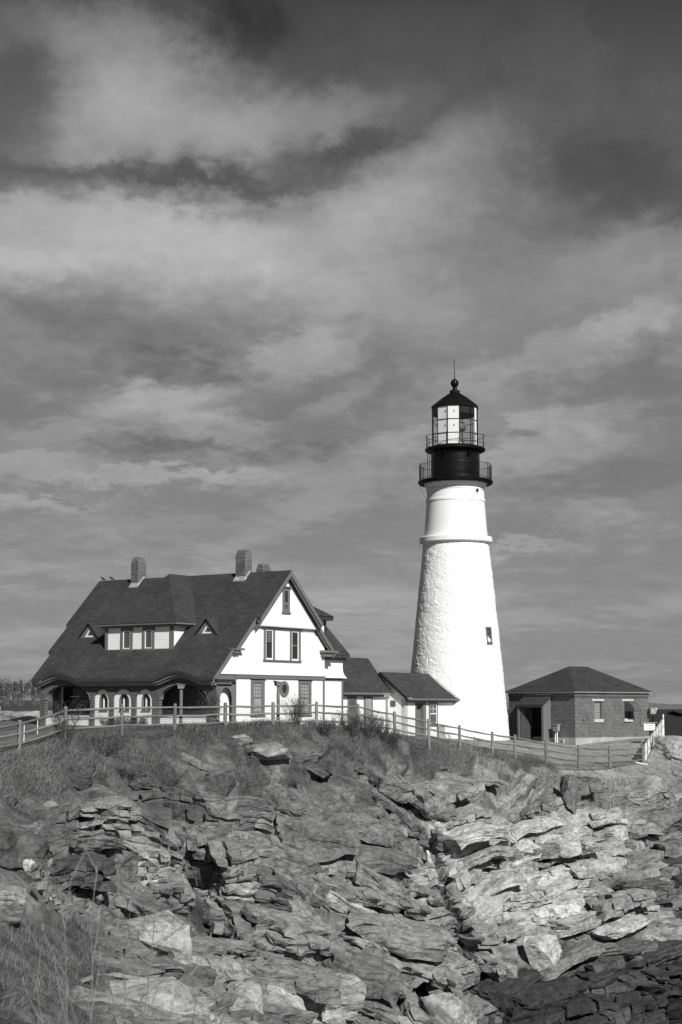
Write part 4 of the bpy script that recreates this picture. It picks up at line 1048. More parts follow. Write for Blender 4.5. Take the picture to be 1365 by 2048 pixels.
def carve(pts, width, depth, pw=1.0, keep=0):
    """cut a joint along a line of bearings walked over the built ground"""
    w = []
    for (px, py) in pts:
        h_ = hit(px, py); w.append(h_)
    if keep: LINES.append((np.array(w), keep))
    lo = np.min(np.array(w)[:, :2], 0) - 3; hi = np.max(np.array(w)[:, :2], 0) + 3
    sel = np.where((PT[:, 0] > lo[0]) & (PT[:, 0] < hi[0]) & (PT[:, 1] > lo[1]) & (PT[:, 1] < hi[1]))[0]
    p = PT[sel].copy(); best = np.full(len(sel), 9.)
    wob = .12 * fbm(p / .8, 3, 300)
    for a, b in zip(w[:-1], w[1:]):
        a, b = np.array(a), np.array(b); ab = b - a
        t = np.clip(((p - a) @ ab) / (ab @ ab), 0, 1); dd = np.sqrt(((p - a - t[:, None] * ab) ** 2).sum(1)) + wob
        best = np.minimum(best, dd)
    f = np.exp(-np.clip(best / width, 0, 9) ** 2) ** pw
    PT[sel, 1] += f * depth * .75; PT[sel, 2] -= f * depth * .55
    return sel, best
def hit(px, py):
    sx, sz = ray(px, py)
    j = int(np.clip(np.searchsorted(SS, sx), 1, NC - 2))
    colm = PT.reshape(NR, NC, 3)[:, j]
    el = (colm[:, 2] - CZ) / np.maximum(colm[:, 1], .5)
    for i in range(32, NR):
        if el[i] >= sz: return tuple(colm[i])
    return tuple(colm[-1])
s1, b1 = carve([(862, 1690), (882, 1760), (905, 1840), (935, 1900), (946, 1950)], .16, .9, keep=.34)
s2, b2 = carve([(386, 1740), (402, 1790), (436, 1868)], .95, 2.6, keep=.8)
carve([(455, 1820), (480, 1870)], .5, 1.2); carve([(505, 1995), (600, 1990)], .4, 1.2); carve([(830, 1960), (838, 2048)], .3, 1.4, keep=.3)
carve([(1160, 1720), (1165, 1800), (1150, 1860)], .3, 1.0); carve([(1180, 1700), (1340, 1775)], .5, .8); carve([(395, 1590), (480, 1585), (580, 1570)], .25, .9)
carve([(790, 1830), (770, 1720)], .3, .8, keep=.25); carve([(600, 1650), (680, 1790), (790, 1850)], .2, .6); carve([(1010, 1600), (1060, 1640)], .4, .9)
# --- colour of the stone, soil and weed (its own tone; shade between the blocks is painted in later)
alb = np.full(len(P0), .15)
alb[act] = .20 + .06 * (ac - .5) + .07 * (hb(Bi, 140) - .5) * gA + .03 * (cc_ - .5) + .02 * rough
pale = sstep(.01, .075, bx_ + .03 * vn2) * sstep(.17, .13, bx_ + .02 * vn) * sstep(.2, 1.2, Z0 + .7 * lown) * sstep(7.0, 6.0, Z0 + .7 * lown)
alb *= 1 + .62 * pale
pale2 = sstep(.1, .35, fbm(P0 / 1.6, 4, 401)) * (1 - veg)
alb *= 1 + .55 * pale2
alb *= 1 - .45 * sstep(.15, .4, fbm(P0 / 1.3, 4, 405)) * (1 - pale)
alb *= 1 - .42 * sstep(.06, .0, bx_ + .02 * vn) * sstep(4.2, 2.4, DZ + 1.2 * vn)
vein = np.zeros(len(P0)); vein[s1] = np.exp(-((b1 - .02) / .09) ** 2) * sstep(.25, -.1, fbm(P0[s1] / 1.2, 2, 410))
alb = alb + .35 * vein
alb = alb * (1 - tidal) + (.040 + .05 * sstep(-.2, .5, vn)) * tidal
wet = sstep(.35, .8, fbm(P0 / 3.0, 3, 430) + .3 * sstep(.14, .19, bx_)) * (Z0 < 6.0) * sstep(.13, .16, bx_)
alb *= 1 - .75 * wet
vegc = .075 + .05 * (fbm(P0 / .6, 3, 440) + .3 * vn)
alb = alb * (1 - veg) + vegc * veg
alb = alb * (1 - sand) + (.22 + .06 * vn) * sand
path = plateau * sstep(.05, .09, bx_)
lawn = plateau * (1 - sstep(.05, .09, bx_))
alb = np.where(plateau > .3, .26 * path + (.13 + .05 * vn) * lawn, alb)
alb = np.where((Y > 118) & (X < 0), .12 + .06 * vn, alb)
rockmask = rk * (1 - veg)
def rock_mat(name, bmp=.55):
    m, t, b = base_mat(name)
    A_ = t.n('ShaderNodeAttribute'); A_.attribute_name = 'alb'
    K_ = t.n('ShaderNodeAttribute'); K_.attribute_name = 'rock'
    co = t.n('ShaderNodeTexCoord').outputs['Object']
    wob = t.noise(co, .5, 4, .6)
    mp = t.n('ShaderNodeMapping'); t.set(mp.inputs['Vector'], co); mp.inputs['Rotation'].default_value = (R(12), R(16), R(10))
    wv_ = t.n('ShaderNodeVectorMath', operation='ADD'); t.set(wv_.inputs[0], mp.outputs[0])
    cmb = t.n('ShaderNodeCombineXYZ'); 
    for i_ in range(3): t.set(cmb.inputs[i_], t.m('MULTIPLY', t.m('SUBTRACT', wob, .5), (.6, .6, .9)[i_]))
    t.set(wv_.inputs[1], cmb.outputs[0]); bedv = wv_.outputs[0]
    n1 = t.noise(co, 1.1, 9, .7, .4); n2 = t.noise(t.scale(bedv, (1.3, 1.3, 4.6)), 1.7, 8, .72, .5); n3 = t.noise(co, 22, 5, .7); n4 = t.noise(co, 4.5, 7, .7, .6)
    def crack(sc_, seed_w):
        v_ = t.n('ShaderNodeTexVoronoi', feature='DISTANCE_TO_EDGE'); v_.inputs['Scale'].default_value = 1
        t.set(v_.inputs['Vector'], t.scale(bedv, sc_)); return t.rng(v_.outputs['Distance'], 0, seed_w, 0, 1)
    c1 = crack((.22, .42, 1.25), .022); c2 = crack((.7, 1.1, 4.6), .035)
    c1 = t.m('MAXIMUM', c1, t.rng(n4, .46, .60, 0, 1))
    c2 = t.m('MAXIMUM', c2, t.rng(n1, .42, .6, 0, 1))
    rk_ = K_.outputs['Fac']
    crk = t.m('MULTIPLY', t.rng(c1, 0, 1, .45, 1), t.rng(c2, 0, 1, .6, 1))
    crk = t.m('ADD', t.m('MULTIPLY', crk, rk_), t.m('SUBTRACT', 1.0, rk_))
    f = t.m('ADD', t.m('ADD', t.m('MULTIPLY', n1, .34), t.m('MULTIPLY', n2, .18)), t.m('ADD', t.m('MULTIPLY', n3, .18), t.m('MULTIPLY', n4, .30)))
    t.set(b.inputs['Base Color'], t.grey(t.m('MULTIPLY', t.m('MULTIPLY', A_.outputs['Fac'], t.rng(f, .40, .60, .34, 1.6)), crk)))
    b.inputs['Roughness'].default_value = .85; b.inputs['Specular IOR Level'].default_value = .2
    hgt = t.m('ADD', t.m('ADD', t.m('MULTIPLY', n2, .9), t.m('MULTIPLY', n3, .22)), t.m('ADD', t.m('MULTIPLY', crk, .5), t.m('MULTIPLY', n4, .5)))
    bump(t, b, hgt, bmp, .045)
    return m
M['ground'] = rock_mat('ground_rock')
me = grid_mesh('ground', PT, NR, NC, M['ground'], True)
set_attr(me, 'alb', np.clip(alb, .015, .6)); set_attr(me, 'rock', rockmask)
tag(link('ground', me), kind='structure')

# ================================================================== JOINTED BEDROCK: beds and blocks standing out of the slope
def rock_template(seed, npts, cuts, rough_, box=.75, pw=6, corners=False):
    r_ = np.random.RandomState(seed)
    d_ = r_.normal(size=(npts, 3)); d_ /= np.linalg.norm(d_, axis=1)[:, None]
    pn = (np.abs(d_) ** pw).sum(1) ** (1. / pw)
    p_ = d_ / pn[:, None] * (box + (1 - box) * r_.rand(npts)[:, None]) * .5
    if corners:
        cq = np.array([(a, b, c) for a in (-.5, .5) for b in (-.5, .5) for c in (-.5, .5)]) * (.72 + .28 * r_.rand(8, 3)); p_ = np.concatenate([p_[:npts // 2], cq])
    bm = bmesh.new()
    for q_ in p_: bm.verts.new(q_)
    h_ = bmesh.ops.convex_hull(bm, input=bm.verts)
    bmesh.ops.delete(bm, geom=[v for v in bm.verts if not v.link_faces], context='VERTS')
    bmesh.ops.triangulate(bm, faces=bm.faces)
    for _ in range(cuts): bmesh.ops.subdivide_edges(bm, edges=bm.edges[:], cuts=1, use_grid_fill=True); bmesh.ops.triangulate(bm, faces=bm.faces)
    bm.verts.ensure_lookup_table(); bm.normal_update()
    v = np.array([x.co for x in bm.verts], np.float32); n = np.array([x.normal for x in bm.verts], np.float32); f = np.array([[x.index for x in y.verts] for y in bm.faces], np.int32)
    bm.free()
    if rough_:
        s_ = seed * 3.7
        st = v[:, 2] * (7 + 5 * r_.rand()) + 1.0 * fbm(v * 2.2 + s_, 2, seed); gro = np.exp(-((st - np.round(st)) / .16) ** 2)
        dd = rough_ * (fbm(v * 3.1 + s_, 4, seed + 1, .55) * 1.3) - rough_ * .55 * gro * sstep(-.2, .3, fbm(v * 1.7 + s_, 2, seed + 2))
        v = v + n * dd[:, None]
    return v, f
TS = [rock_template(900 + i, 16 + i % 9, 0, 0, .7) for i in range(24)]
TM = [rock_template(940 + i, 18 + i % 10, 2, .045, .74) for i in range(20)]
TL = [rock_template(980 + i, 22 + i % 12, 3, .05, .78) for i in range(14)]
NPT = PT.reshape(NR, NC, 3)
GN = np.stack([nx, ny, nz], 1)
rg = np.random.RandomState(5)
wr_ = (np.clip(1 - 1.15 * veg, 0, 1) * (1 - sand) * (1 - plateau) * (TF > .5) * (np.abs(bx_) < .23) * (1 - rub) * (Y > 38) * (Z0 > -4.2)).reshape(NR, NC)
area = np.abs(np.gradient(DD)[:, None] * np.gradient(SS)[None, :] * DD[:, None]) / np.maximum(nz.reshape(NR, NC), .3)
pick_p = (wr_ * area).ravel(); pick_p /= pick_p.sum()
AV, AF, AA = [], [], []; vo = 0
EXC = [(hit(a, b), r_) for a, b, r_ in ((300, 1865, 1.3), (330, 2030, 1.6), (482, 2010, .7), (472, 1675, .7), (1070, 1895, 1.2), (985, 1930, .9), (1020, 1930, .7), (900, 2020, 1.3), (1122, 1590, .9), (150, 1540, .8), (240, 1640, .9), (430, 1560, .6), (500, 1575, .8), (560, 1570, .6), (540, 1500, .9), (99, 1635, .4), (1340, 1540, 1.6), (8, 1800, 1.0))]
for e_, r_ in EXC: wr_ = wr_ * (((PT - np.array(e_)) ** 2).sum(1) > r_ * r_).reshape(NR, NC)
def basis(k, tilt, mixz, jit):
    """frame of the beds at a place: x along the strike, z across the beds"""
    n_s = GN[k]; bend_ = float(sstep(2, 9, np.array([X[k]]))[0])
    b_ = float(bx_[k])
    tr = np.interp(b_, [-.2, -.1, -.02, .02, .05, .12, .2], [8, 14, 20, 30, 4, -9, -4]) + tilt
    sn = np.array([math.sin(R(tr)) * .95, -.06, math.cos(R(tr))]); sn /= np.linalg.norm(sn)
    z = n_s * (1 - mixz) + sn * mixz; z /= np.linalg.norm(z)
    ph = R(30 + rg.normal() * 9)
    x = np.array([math.cos(R(tr)) * math.cos(ph), math.sin(ph), -math.sin(R(tr)) * math.cos(ph)]); x -= z * (x @ z); x /= np.linalg.norm(x)
    y = np.cross(z, x)
    B_ = np.stack([x, y, z], 1)
    ax = rg.normal(size=3) * R(jit); 
    J = np.array(Matrix.Rotation(ax[0], 3, 'X') @ Matrix.Rotation(ax[1], 3, 'Y') @ Matrix.Rotation(ax[2], 3, 'Z'))
    return B_ @ J
def add_block(T_, k, size, asp, sink, jit, mixz, albk=None):
    global vo
    v, f = T_[rg.randint(len(T_))]
    B_ = basis(k, rg.normal() * 4, mixz, jit)
    dims = np.array([size, size * asp[0], size * asp[1]])
    fl = np.where(rg.rand(3) < .5, -1, 1); 
    v2 = (v * dims * np.array([fl[0], fl[1], fl[0] * fl[1]])) @ B_.T
    n_s = GN[k]; ext = np.abs(v2 @ n_s).max()
    c = PT[k] - n_s * ext * sink
    AV.append(v2 + c); AF.append(f + vo); vo += len(v)
    a_ = (alb[k] if albk is None else albk) * (.74 + .55 * rg.rand())
    a_ = np.full(len(v), a_)
    AA.append(a_)
pl_ = pale.reshape(-1)
TBL = [rock_template(1100 + i, 34, 3, .05, .80, 9, True) for i in range(22)]
TBS = [rock_template(1200 + i, 22, 1, .035, .78, 9, True) for i in range(40)]
def zone_frame(tr, yaw, lean):
    z = np.array([math.sin(R(tr)), lean, math.cos(R(tr))]); z /= np.linalg.norm(z)
    x = np.array([math.cos(R(yaw)), math.sin(R(yaw)), 0.]); x -= z * (x @ z); x /= np.linalg.norm(x)
    return np.stack([x, np.cross(z, x), z], 1)
ZONES = [(-9, -.115, zone_frame(10, 34, -.05), (2.4, 1.7, .72)), (-.115, -.035, zone_frame(16, 26, -.12), (2.8, 1.9, .85)), (-.035, .048, zone_frame(26, 22, -.12), (3.2, 1.8, .62)),
         (.048, .115, zone_frame(-4, 40, -.20), (3.0, 1.7, .46)), (.115, 9, zone_frame(-5, 28, -.06), (2.5, 1.6, .48))]
zb_ = bx_ + .022 * fbm(P0 / 4.0, 3, 601)
cand = np.where(wr_.ravel() > .45)[0]
def fi_(kk, i): return kk[i]
def line_gap(p):
    d_ = 9.
    for Lw, kp in LINES:
        for a_, b_ in zip(Lw[:-1], Lw[1:]):
            ab = b_ - a_; t_ = np.clip(((p - a_) @ ab) / (ab @ ab), 0, 1); d_ = min(d_, np.linalg.norm(p - a_ - t_ * ab) / kp)
    return d_
def put_block(T_, c, B_, dims, a_, jit):
    global vo
    v, f = T_[rg.randint(len(T_))]
    ax = rg.normal(size=3) * R(jit); J = np.array(Matrix.Rotation(ax[0], 3, 'X') @ Matrix.Rotation(ax[1], 3, 'Y') @ Matrix.Rotation(ax[2], 3, 'Z'))
    sh_ = np.eye(3); sh_[0, 2] = rg.normal() * .09; sh_[1, 2] = rg.normal() * .09; sh_[0, 1] = rg.normal() * .12
    fl = np.where(rg.rand(3) < .5, -1, 1)
    v2 = ((v * np.array([fl[0], fl[1], fl[0] * fl[1]])) @ sh_.T * dims) @ (B_ @ J).T
    AV.append(v2 + c); AF.append(f + vo); vo += len(v); AA.append(np.full(len(v), a_))
for (u0, u1, B_, (L_, W2, H_)) in ZONES:
    kk = cand[(zb_[cand] >= u0) & (zb_[cand] < u1)]
    Pz = PT[kk] + .25 * np.stack([fbm(P0[kk] / 3.0, 2, 611), fbm(P0[kk] / 3.0, 2, 612), fbm(P0[kk] / 3.0, 2, 613)], 1)
    qz = Pz @ B_
    zbnd = np.cumsum(H_ * (.45 + 1.1 * np.random.RandomState(77).rand(400))); zbnd -= zbnd[200]
    kz = np.searchsorted(zbnd, qz[:, 2]); o0_ = np.zeros_like(kz)
    wj = W2 * (.6 + .8 * h3(kz, o0_, o0_, 621)); oj = h3(kz, o0_, o0_, 622) * W2
    jy = np.floor((qz[:, 1] + oj) / wj).astype(np.int64)
    wi = L_ * (.5 + 1.0 * h3(kz, jy, o0_, 623)); oi = h3(kz, jy, o0_, 624) * L_
    ix_ = np.floor((qz[:, 0] + oi) / wi).astype(np.int64)
    key = np.stack([kz, jy, ix_], 1)
    uq, first, cnt = np.unique(key, axis=0, return_index=True, return_counts=True)
    for (k3, j3, i3), fi, cn in zip(uq, first, cnt):
        if min(np.linalg.norm(PT[kk[fi]] - np.array(e_)) - r_ for e_, r_ in EXC) < .3 and pale[kk[fi]] < 2: continue
        if cn < 4 or rg.rand() < .03 or TF[fi_(kk, fi)] < 1.25: continue
        m_ = fi; k = kk[m_]
        c = np.array([(i3 + .5) * wi[m_] - oi[m_], (j3 + .5) * wj[m_] - oj[m_], (zbnd[k3 - 1] + zbnd[k3]) / 2])
        dims = np.array([wi[m_], wj[m_], zbnd[k3] - zbnd[k3 - 1]])
        gap = line_gap(B_ @ c)
        nearl = gap < 1.6 * max(dims[0], dims[1])
        a_ = alb[k] * (.90 + .2 * rg.rand()); pal = pale[k]
        Bk = B_; c = c + B_.T @ GN[k] * (rg.normal() * .09 - .28 - .12 * wj[m_] - .10 * pale[kk[fi]] - .5 * float(sstep(3.2, 1.0, TF[k:k + 1])[0]))
        ax_ = rg.normal(size=3) * R(3.6); Bk = B_ @ np.array(Matrix.Rotation(ax_[0], 3, 'X') @ Matrix.Rotation(ax_[1], 3, 'Y') @ Matrix.Rotation(ax_[2] * 1.6, 3, 'Z')); cw_ = B_ @ c
        if rg.rand() < (.74 if pal > .4 else .62) and TF[k] > 1.0 and not nearl:
            put_block(TBL, cw_, Bk, dims * 1.16, a_, 1.5)
        else:
            nx_, ny_, nz_ = max(1, int(round(dims[0] / (.45 + .5 * rg.rand())))), max(1, int(round(dims[1] / (.5 + .5 * rg.rand())))), max(1, int(round(dims[2] / (.18 + .22 * rg.rand()))))
            sd_ = dims / np.array([nx_, ny_, nz_]); dep_ = None
            for a1 in range(nx_):
                for b1 in range(ny_):
                    for c1_ in range(nz_):
                        if rg.rand() < .07: continue
                        cc = (np.array([a1, b1, c1_]) + .5) * sd_ - dims / 2
                        if nearl and line_gap(cw_ + Bk @ cc) < 1.5 + .8 * sd_[0]: continue
                        if c1_ < nz_ - 2 and 0 < a1 < nx_ - 1 and b1 > 0: continue
                        put_block(TBS, cw_ + Bk @ (cc + rg.normal(size=3) * .07 * sd_), Bk, sd_ * (1.10 + .2 * rg.rand(3)), a_ * (.93 + .14 * rg.rand()), 2.0)
vegw = (veg * (1 - rub).ravel() * (TF > 1) * (Y > 55) * (np.abs(bx_) < .23)) / np.maximum(pick_p, 1e-12) * area.ravel()
vegw = np.where(pick_p > 0, vegw, 0)
for (T_, n_, s0_, s1_, sk, wt_) in ((TM, 90, .4, 1.1, .4, vegw), (TM, 160, .5, 1.3, .35, 1 - .8 * pl_), (TS, 1300, .12, .5, .25, 1 - .75 * pl_)):
    p_ = pick_p * wt_; p_ = p_ / p_.sum()
    for k in rg.choice(len(p_), n_, p=p_):
        size = s0_ + (s1_ - s0_) * rg.rand() ** 1.7
        asp = (.5 + .4 * rg.rand(), .26 + .36 * rg.rand() + (.25 if size < 1.2 and rg.rand() < .4 else 0))
        if line_gap(P0[k]) < size + .3: continue
        add_block(T_, k, size, asp, sk + .13 * rg.normal(), 9, .8)

AVc, AFc = np.concatenate(AV).astype(np.float32), np.concatenate(AF)
for sc_, am_, o_, sd_ in ((4.2, .62, 2, 701), (1.25, .26, 3, 711), (.42, .085, 3, 721)):      # folded and weathered together, not block by block
    AVc = AVc + am_ * np.stack([fbm(AVc / sc_, o_, sd_), fbm(AVc / sc_, o_, sd_ + 1), fbm(AVc / sc_, o_, sd_ + 2)], 1).astype(np.float32)
alb = np.where((rockmask > .3), alb * (.8 + .15 * pale) + .45 * vein, alb); me.attributes['alb'].data.foreach_set('value', np.clip(alb, .015, .6).astype(np.float32))  # ground colour darkened between the blocks to deepen the crevice shade
# the long open joint runs straight through the beds
jd = np.array([0, .81, -.59]); jd /= np.linalg.norm(jd)
jl = [np.array(hit(a, b)) for a, b in ((850, 1655), (866, 1700), (882, 1760), (905, 1845), (935, 1900), (947, 1952))]
jb = np.full(len(AVc), 9., np.float32); jw = .07 * fbm(AVc / .7, 3, 741)
for a, b in zip(jl[:-1], jl[1:]):
    a2, b2 = a - jd * (a @ jd), b - jd * (b @ jd); ab = b2 - a2; pv_ = AVc - np.outer(AVc @ jd, jd)
    t_ = np.clip(((pv_ - a2) @ ab) / (ab @ ab), 0, 1); jb = np.minimum(jb, np.sqrt(((pv_ - a2 - t_[:, None] * ab) ** 2).sum(1)) + jw)
AVc = AVc + (np.exp(-(np.clip(jb, 0, 9) / .12) ** 2) * 1.3)[:, None] * jd
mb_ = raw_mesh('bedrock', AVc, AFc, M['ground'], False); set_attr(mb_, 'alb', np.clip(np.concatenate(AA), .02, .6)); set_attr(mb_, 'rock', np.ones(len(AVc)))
tag(link('cliff_rock', mb_), kind='structure')

# quartz vein standing in the long joint
vp = [np.array(hit(a, b)) for a, b in ((868, 1722), (878, 1755), (888, 1795), (898, 1825), (910, 1858))]
vq = [vp[0] + (vp[1] - vp[0]) * 0]
for a, b in zip(vp[:-1], vp[1:]):
    for t_ in np.linspace(.2, 1, 5): vq.append(a + (b - a) * t_)
mb = MB(); rv = random.Random(4); pr_ = []
for q_ in vq:
    w_ = .05 + .07 * rv.random(); jx = rv.gauss(0, .04); o1 = np.array([0, -.58, .52]) * (1 + rv.gauss(0, .15)); o2 = np.array([0, .5, -.5])
    pr_.append([q_ + o1 + [jx - w_, 0, 0], q_ + o1 + [jx + w_, .03, 0], q_ + o2 + [jx + w_, 0, 0], q_ + o2 + [jx - w_, 0, 0]])
for a, b in zip(pr_[:-1], pr_[1:]): mb.hexa([a[0], a[1], a[2], a[3], b[0], b[1], b[2], b[3]])
M['quartz'] = paint('quartz', .5, .35, 5, .7, .3, .4)
tag(obj('quartz_vein', mb, M['quartz']), kind='structure')

# sea, far land
m, t, b = base_mat('sea_water')
b.inputs['Base Color'].default_value = (.02, .02, .02, 1); b.inputs['Roughness'].default_value = .5; b.inputs['Specular IOR Level'].default_value = .3
co = t.n('ShaderNodeTexCoord').outputs['Object']
bump(t, b, t.noise(t.scale(co, (.25, .7, 1)), 1, 6, .6), .8, .6); M['sea'] = m
mb = MB(); mb.quad((-30000, -200, -4.4), (30000, -200, -4.4), (30000, 45000, -4.4), (-30000, 45000, -4.4)); tag(obj('sea', mb, M['sea'], fix=False), kind='structure')
M['farland'] = paint('far_land', .11, .35, .004, .9, .1, 0)
mb = MB(); n = 90; rr_ = random.Random(3)
for i in range(n):
    x0 = -6000 + 16000 * i / n; x1 = -6000 + 16000 * (i + 1) / n
    h = lambda k: 26 + 7 * math.sin(k * .37) + 5 * math.sin(k * 1.1) + 3 * math.sin(k * 2.9)
    mb.hexa([(x0, 8300, -6), (x1, 8300, -6), (x1, 9500, -6), (x0, 9500, -6), (x0, 8330, h(i)), (x1, 8330, h(i + 1)), (x1, 9400, h(i + 1) + 2), (x0, 9400, h(i) + 2)])
tag(obj('hills', mb, M['farland']), kind='structure')

# ================================================================== FENCE
fe = thing('post_and_rail_fence', 'long weathered post and rail fence with wire mesh running along the top of the rocks', 'fence', tuple(FP[9]))
fo = FP[9]
TOPS = [1452, 1440, 1413, 1408, 1407, 1405, 1404, 1403, 1407, 1423, 1437, 1450, 1463, 1469, 1480, 1490, 1492, 1489]
PTOP = [at(p[0], tpy, p[2]) for p, tpy in zip(FENCE, TOPS)]
for i, q in enumerate(PTOP):
    gz = ground(q.x, q.y); zl = min(gz, q.z - 1.1) - .3
    l = q - fo; ln_ = (rnd.random() - .5) * .05; lx = (rnd.random() - .5) * .05
    mb = MB(); r_ = .078 + rnd.random() * .012
    mb.tube([(l.x, l.y, zl - fo.z), (l.x + lx * .4, l.y, (zl + q.z) / 2 - fo.z), (l.x + lx, l.y + ln_, q.z - fo.z - .03), (l.x + lx, l.y + ln_, q.z - fo.z)], [r_, r_ * 1.02, r_ * .97, r_ * .8], 12)
    obj('post', mb, M['fence'], fe)
for i in range(len(PTOP) - 1):
    a, b_ = PTOP[i] - fo, PTOP[i + 1] - fo
    for k, dz in enumerate((-.17, -.55, -.93)):
        p_ = [a.lerp(b_, t_) + Vector((0, (.02 if (i + k) % 2 else -.02), dz + (rnd.random() - .5) * .04 - .03 * math.sin(math.pi * t_))) for t_ in (-.03, .25, .5, .75, 1.03)]
        obj('rail', MB().tube(p_, [.036, .046, .05 + rnd.random() * .008, .046, .036], 9), M['fence'], fe)
for i in range(0, len(PTOP) - 1):
    a, b_ = PTOP[i] - fo, PTOP[i + 1] - fo; L_ = (b_ - a).length; n_c = int(L_ / .1)
    mb = MB(); hgt = 1.15; y_ = .09
    d_ = (b_ - a) / L_; nrm = Vector((-d_.y, d_.x, 0)).normalized() * y_
    w_ = .0028
    def pt(s_, h_): return a + d_ * s_ + Vector((0, 0, -.15 - h_)) + nrm
    for sg in (1, -1):
        for k in range(-int(hgt / .1), n_c + 1):
            s0 = k * .1; h0 = 0; s1_ = s0 + hgt; 
            A0, A1_ = max(s0, 0), min(s1_, L_)
            if A1_ - A0 < .02: continue
            if sg > 0: q0, q1 = pt(A0, A0 - s0), pt(A1_, A1_ - s0)
            else: q0, q1 = pt(A0, hgt - (A0 - s0)), pt(A1_, hgt - (A1_ - s0))
            mb.tube([q0, q1], w_, 3, False)
    obj('wire_mesh', mb, M['galv'], fe, fix=False)
# ================================================================== GRASS (nobody could count it)
def grass(name, mask, n, L0, L1, wd, lean, m, seed, alb0, kind='stuff'):
    r_ = np.random.RandomState(seed)
    pp = (mask * area.ravel()); pp = pp / pp.sum()
    k = r_.choice(len(pp), n, p=pp)
    # the point inside the cell
    j_ = r_.rand(n, 2) - .5
    ds = np.gradient(SS)[k % NC] * Y[k]; dd = np.gradient(DD)[k // NC]
    base = PT[k].copy(); base[:, 0] += j_[:, 0] * ds + SS[k % NC] * j_[:, 1] * dd; base[:, 1] += j_[:, 1] * dd
    L = (L0 + (L1 - L0) * r_.rand(n) ** 1.5); L *= .75 + .6 * sstep(-.3, .3, vn[k])
    th_ = r_.rand(n) * 6.283; ln_ = lean * (.3 + .9 * r_.rand(n))
    dx = np.cos(th_) * ln_ + .25; dy = np.sin(th_) * ln_
    up = np.sqrt(np.maximum(.05, 1 - np.clip(ln_, 0, .95) ** 2))
    base[:, 2] -= .04
    p1 = base + np.stack([dx * .35, dy * .35, up * .62], 1) * L[:, None]; p2 = base + np.stack([dx * 1.05, dy * 1.05, up * (1 - .35 * ln_)], 1) * L[:, None]
    a2 = r_.rand(n) * 6.283; sx_ = np.stack([np.cos(a2), np.sin(a2) * .5, np.zeros(n)], 1) * (wd * (.6 + .8 * r_.rand(n)))[:, None]
    V = np.stack([base - sx_, base + sx_, p1 - sx_ * .7, p1 + sx_ * .7, p2], 1).reshape(-1, 3)
    o5 = np.arange(n)[:, None] * 5
    Fq = np.concatenate([o5 + np.array([[0, 1, 3]]), o5 + np.array([[0, 3, 2]]), o5 + np.array([[2, 3, 4]])], 0)
    me = raw_mesh(name, V, Fq, m, False)
    tone = alb0 * (.55 + .9 * r_.rand(n)) * (1 + .5 * np.clip(vn2[k] * 2, -.6, .6))
    set_attr(me, 'alb', np.repeat(tone, 5))
    o = link(name, me); tag(o, kind=kind); return o
def blade_mat(name):
    m, t, b = base_mat(name)
    A_ = t.n('ShaderNodeAttribute'); A_.attribute_name = 'alb'
    t.set(b.inputs['Base Color'], t.grey(A_.outputs['Fac'])); b.inputs['Roughness'].default_value = .8; b.inputs['Specular IOR Level'].default_value = .15
    return m
M['blade'] = blade_mat('dry_grass_blades')
gm = veg * (1 - sand) * (TF > -1.2) * (np.abs(bx_) < .24)
gm_far = gm * (Y > 57) * (.12 + sstep(-.15, .3, fbm(P0 / 1.0, 4, 501) + .1))
tag(grass('dry_grass', gm_far, 95000, .10, .46, .009, .95, M['blade'], 1, .16), 'short dry grass and weeds covering the slope below the fence', 'grass')
lawn_m = ((TF < .8) & (TF > -7) & (np.abs(bx_) < .24) & (Y < 112) & (bx_ < .07)).astype(float)
tag(grass('lawn_grass', lawn_m, 26000, .05, .16, .009, .6, M['blade'], 2, .14), 'short lawn grass between the fence and the house', 'grass')
gm_near = (np.clip(veg + .15, 0, 1)) * (bx_ < -.07) * (Y < 62) * (Y > 22) * (TF > 0) * (.1 + sstep(-.15, .3, fbm(P0 / .8, 4, 503)))
tag(grass('tangled_grass', gm_near, 70000, .15, .7, .0055, 1.25, M['blade'], 3, .16), 'tangled dry grass on the near slope at the lower left', 'grass')
st_m = sstep(.105, .12, bx_) * sstep(.178, .165, bx_) * sstep(.5, 1.0, DZ + .4 * vn) * sstep(3.0, 2.2, DZ + .8 * vn) * (TF > .5)
tag(grass('straw', st_m, 9000, .25, .6, .011, .9, M['blade'], 4, .34), 'pale flattened straw below the path at the right', 'straw')
SP = thing

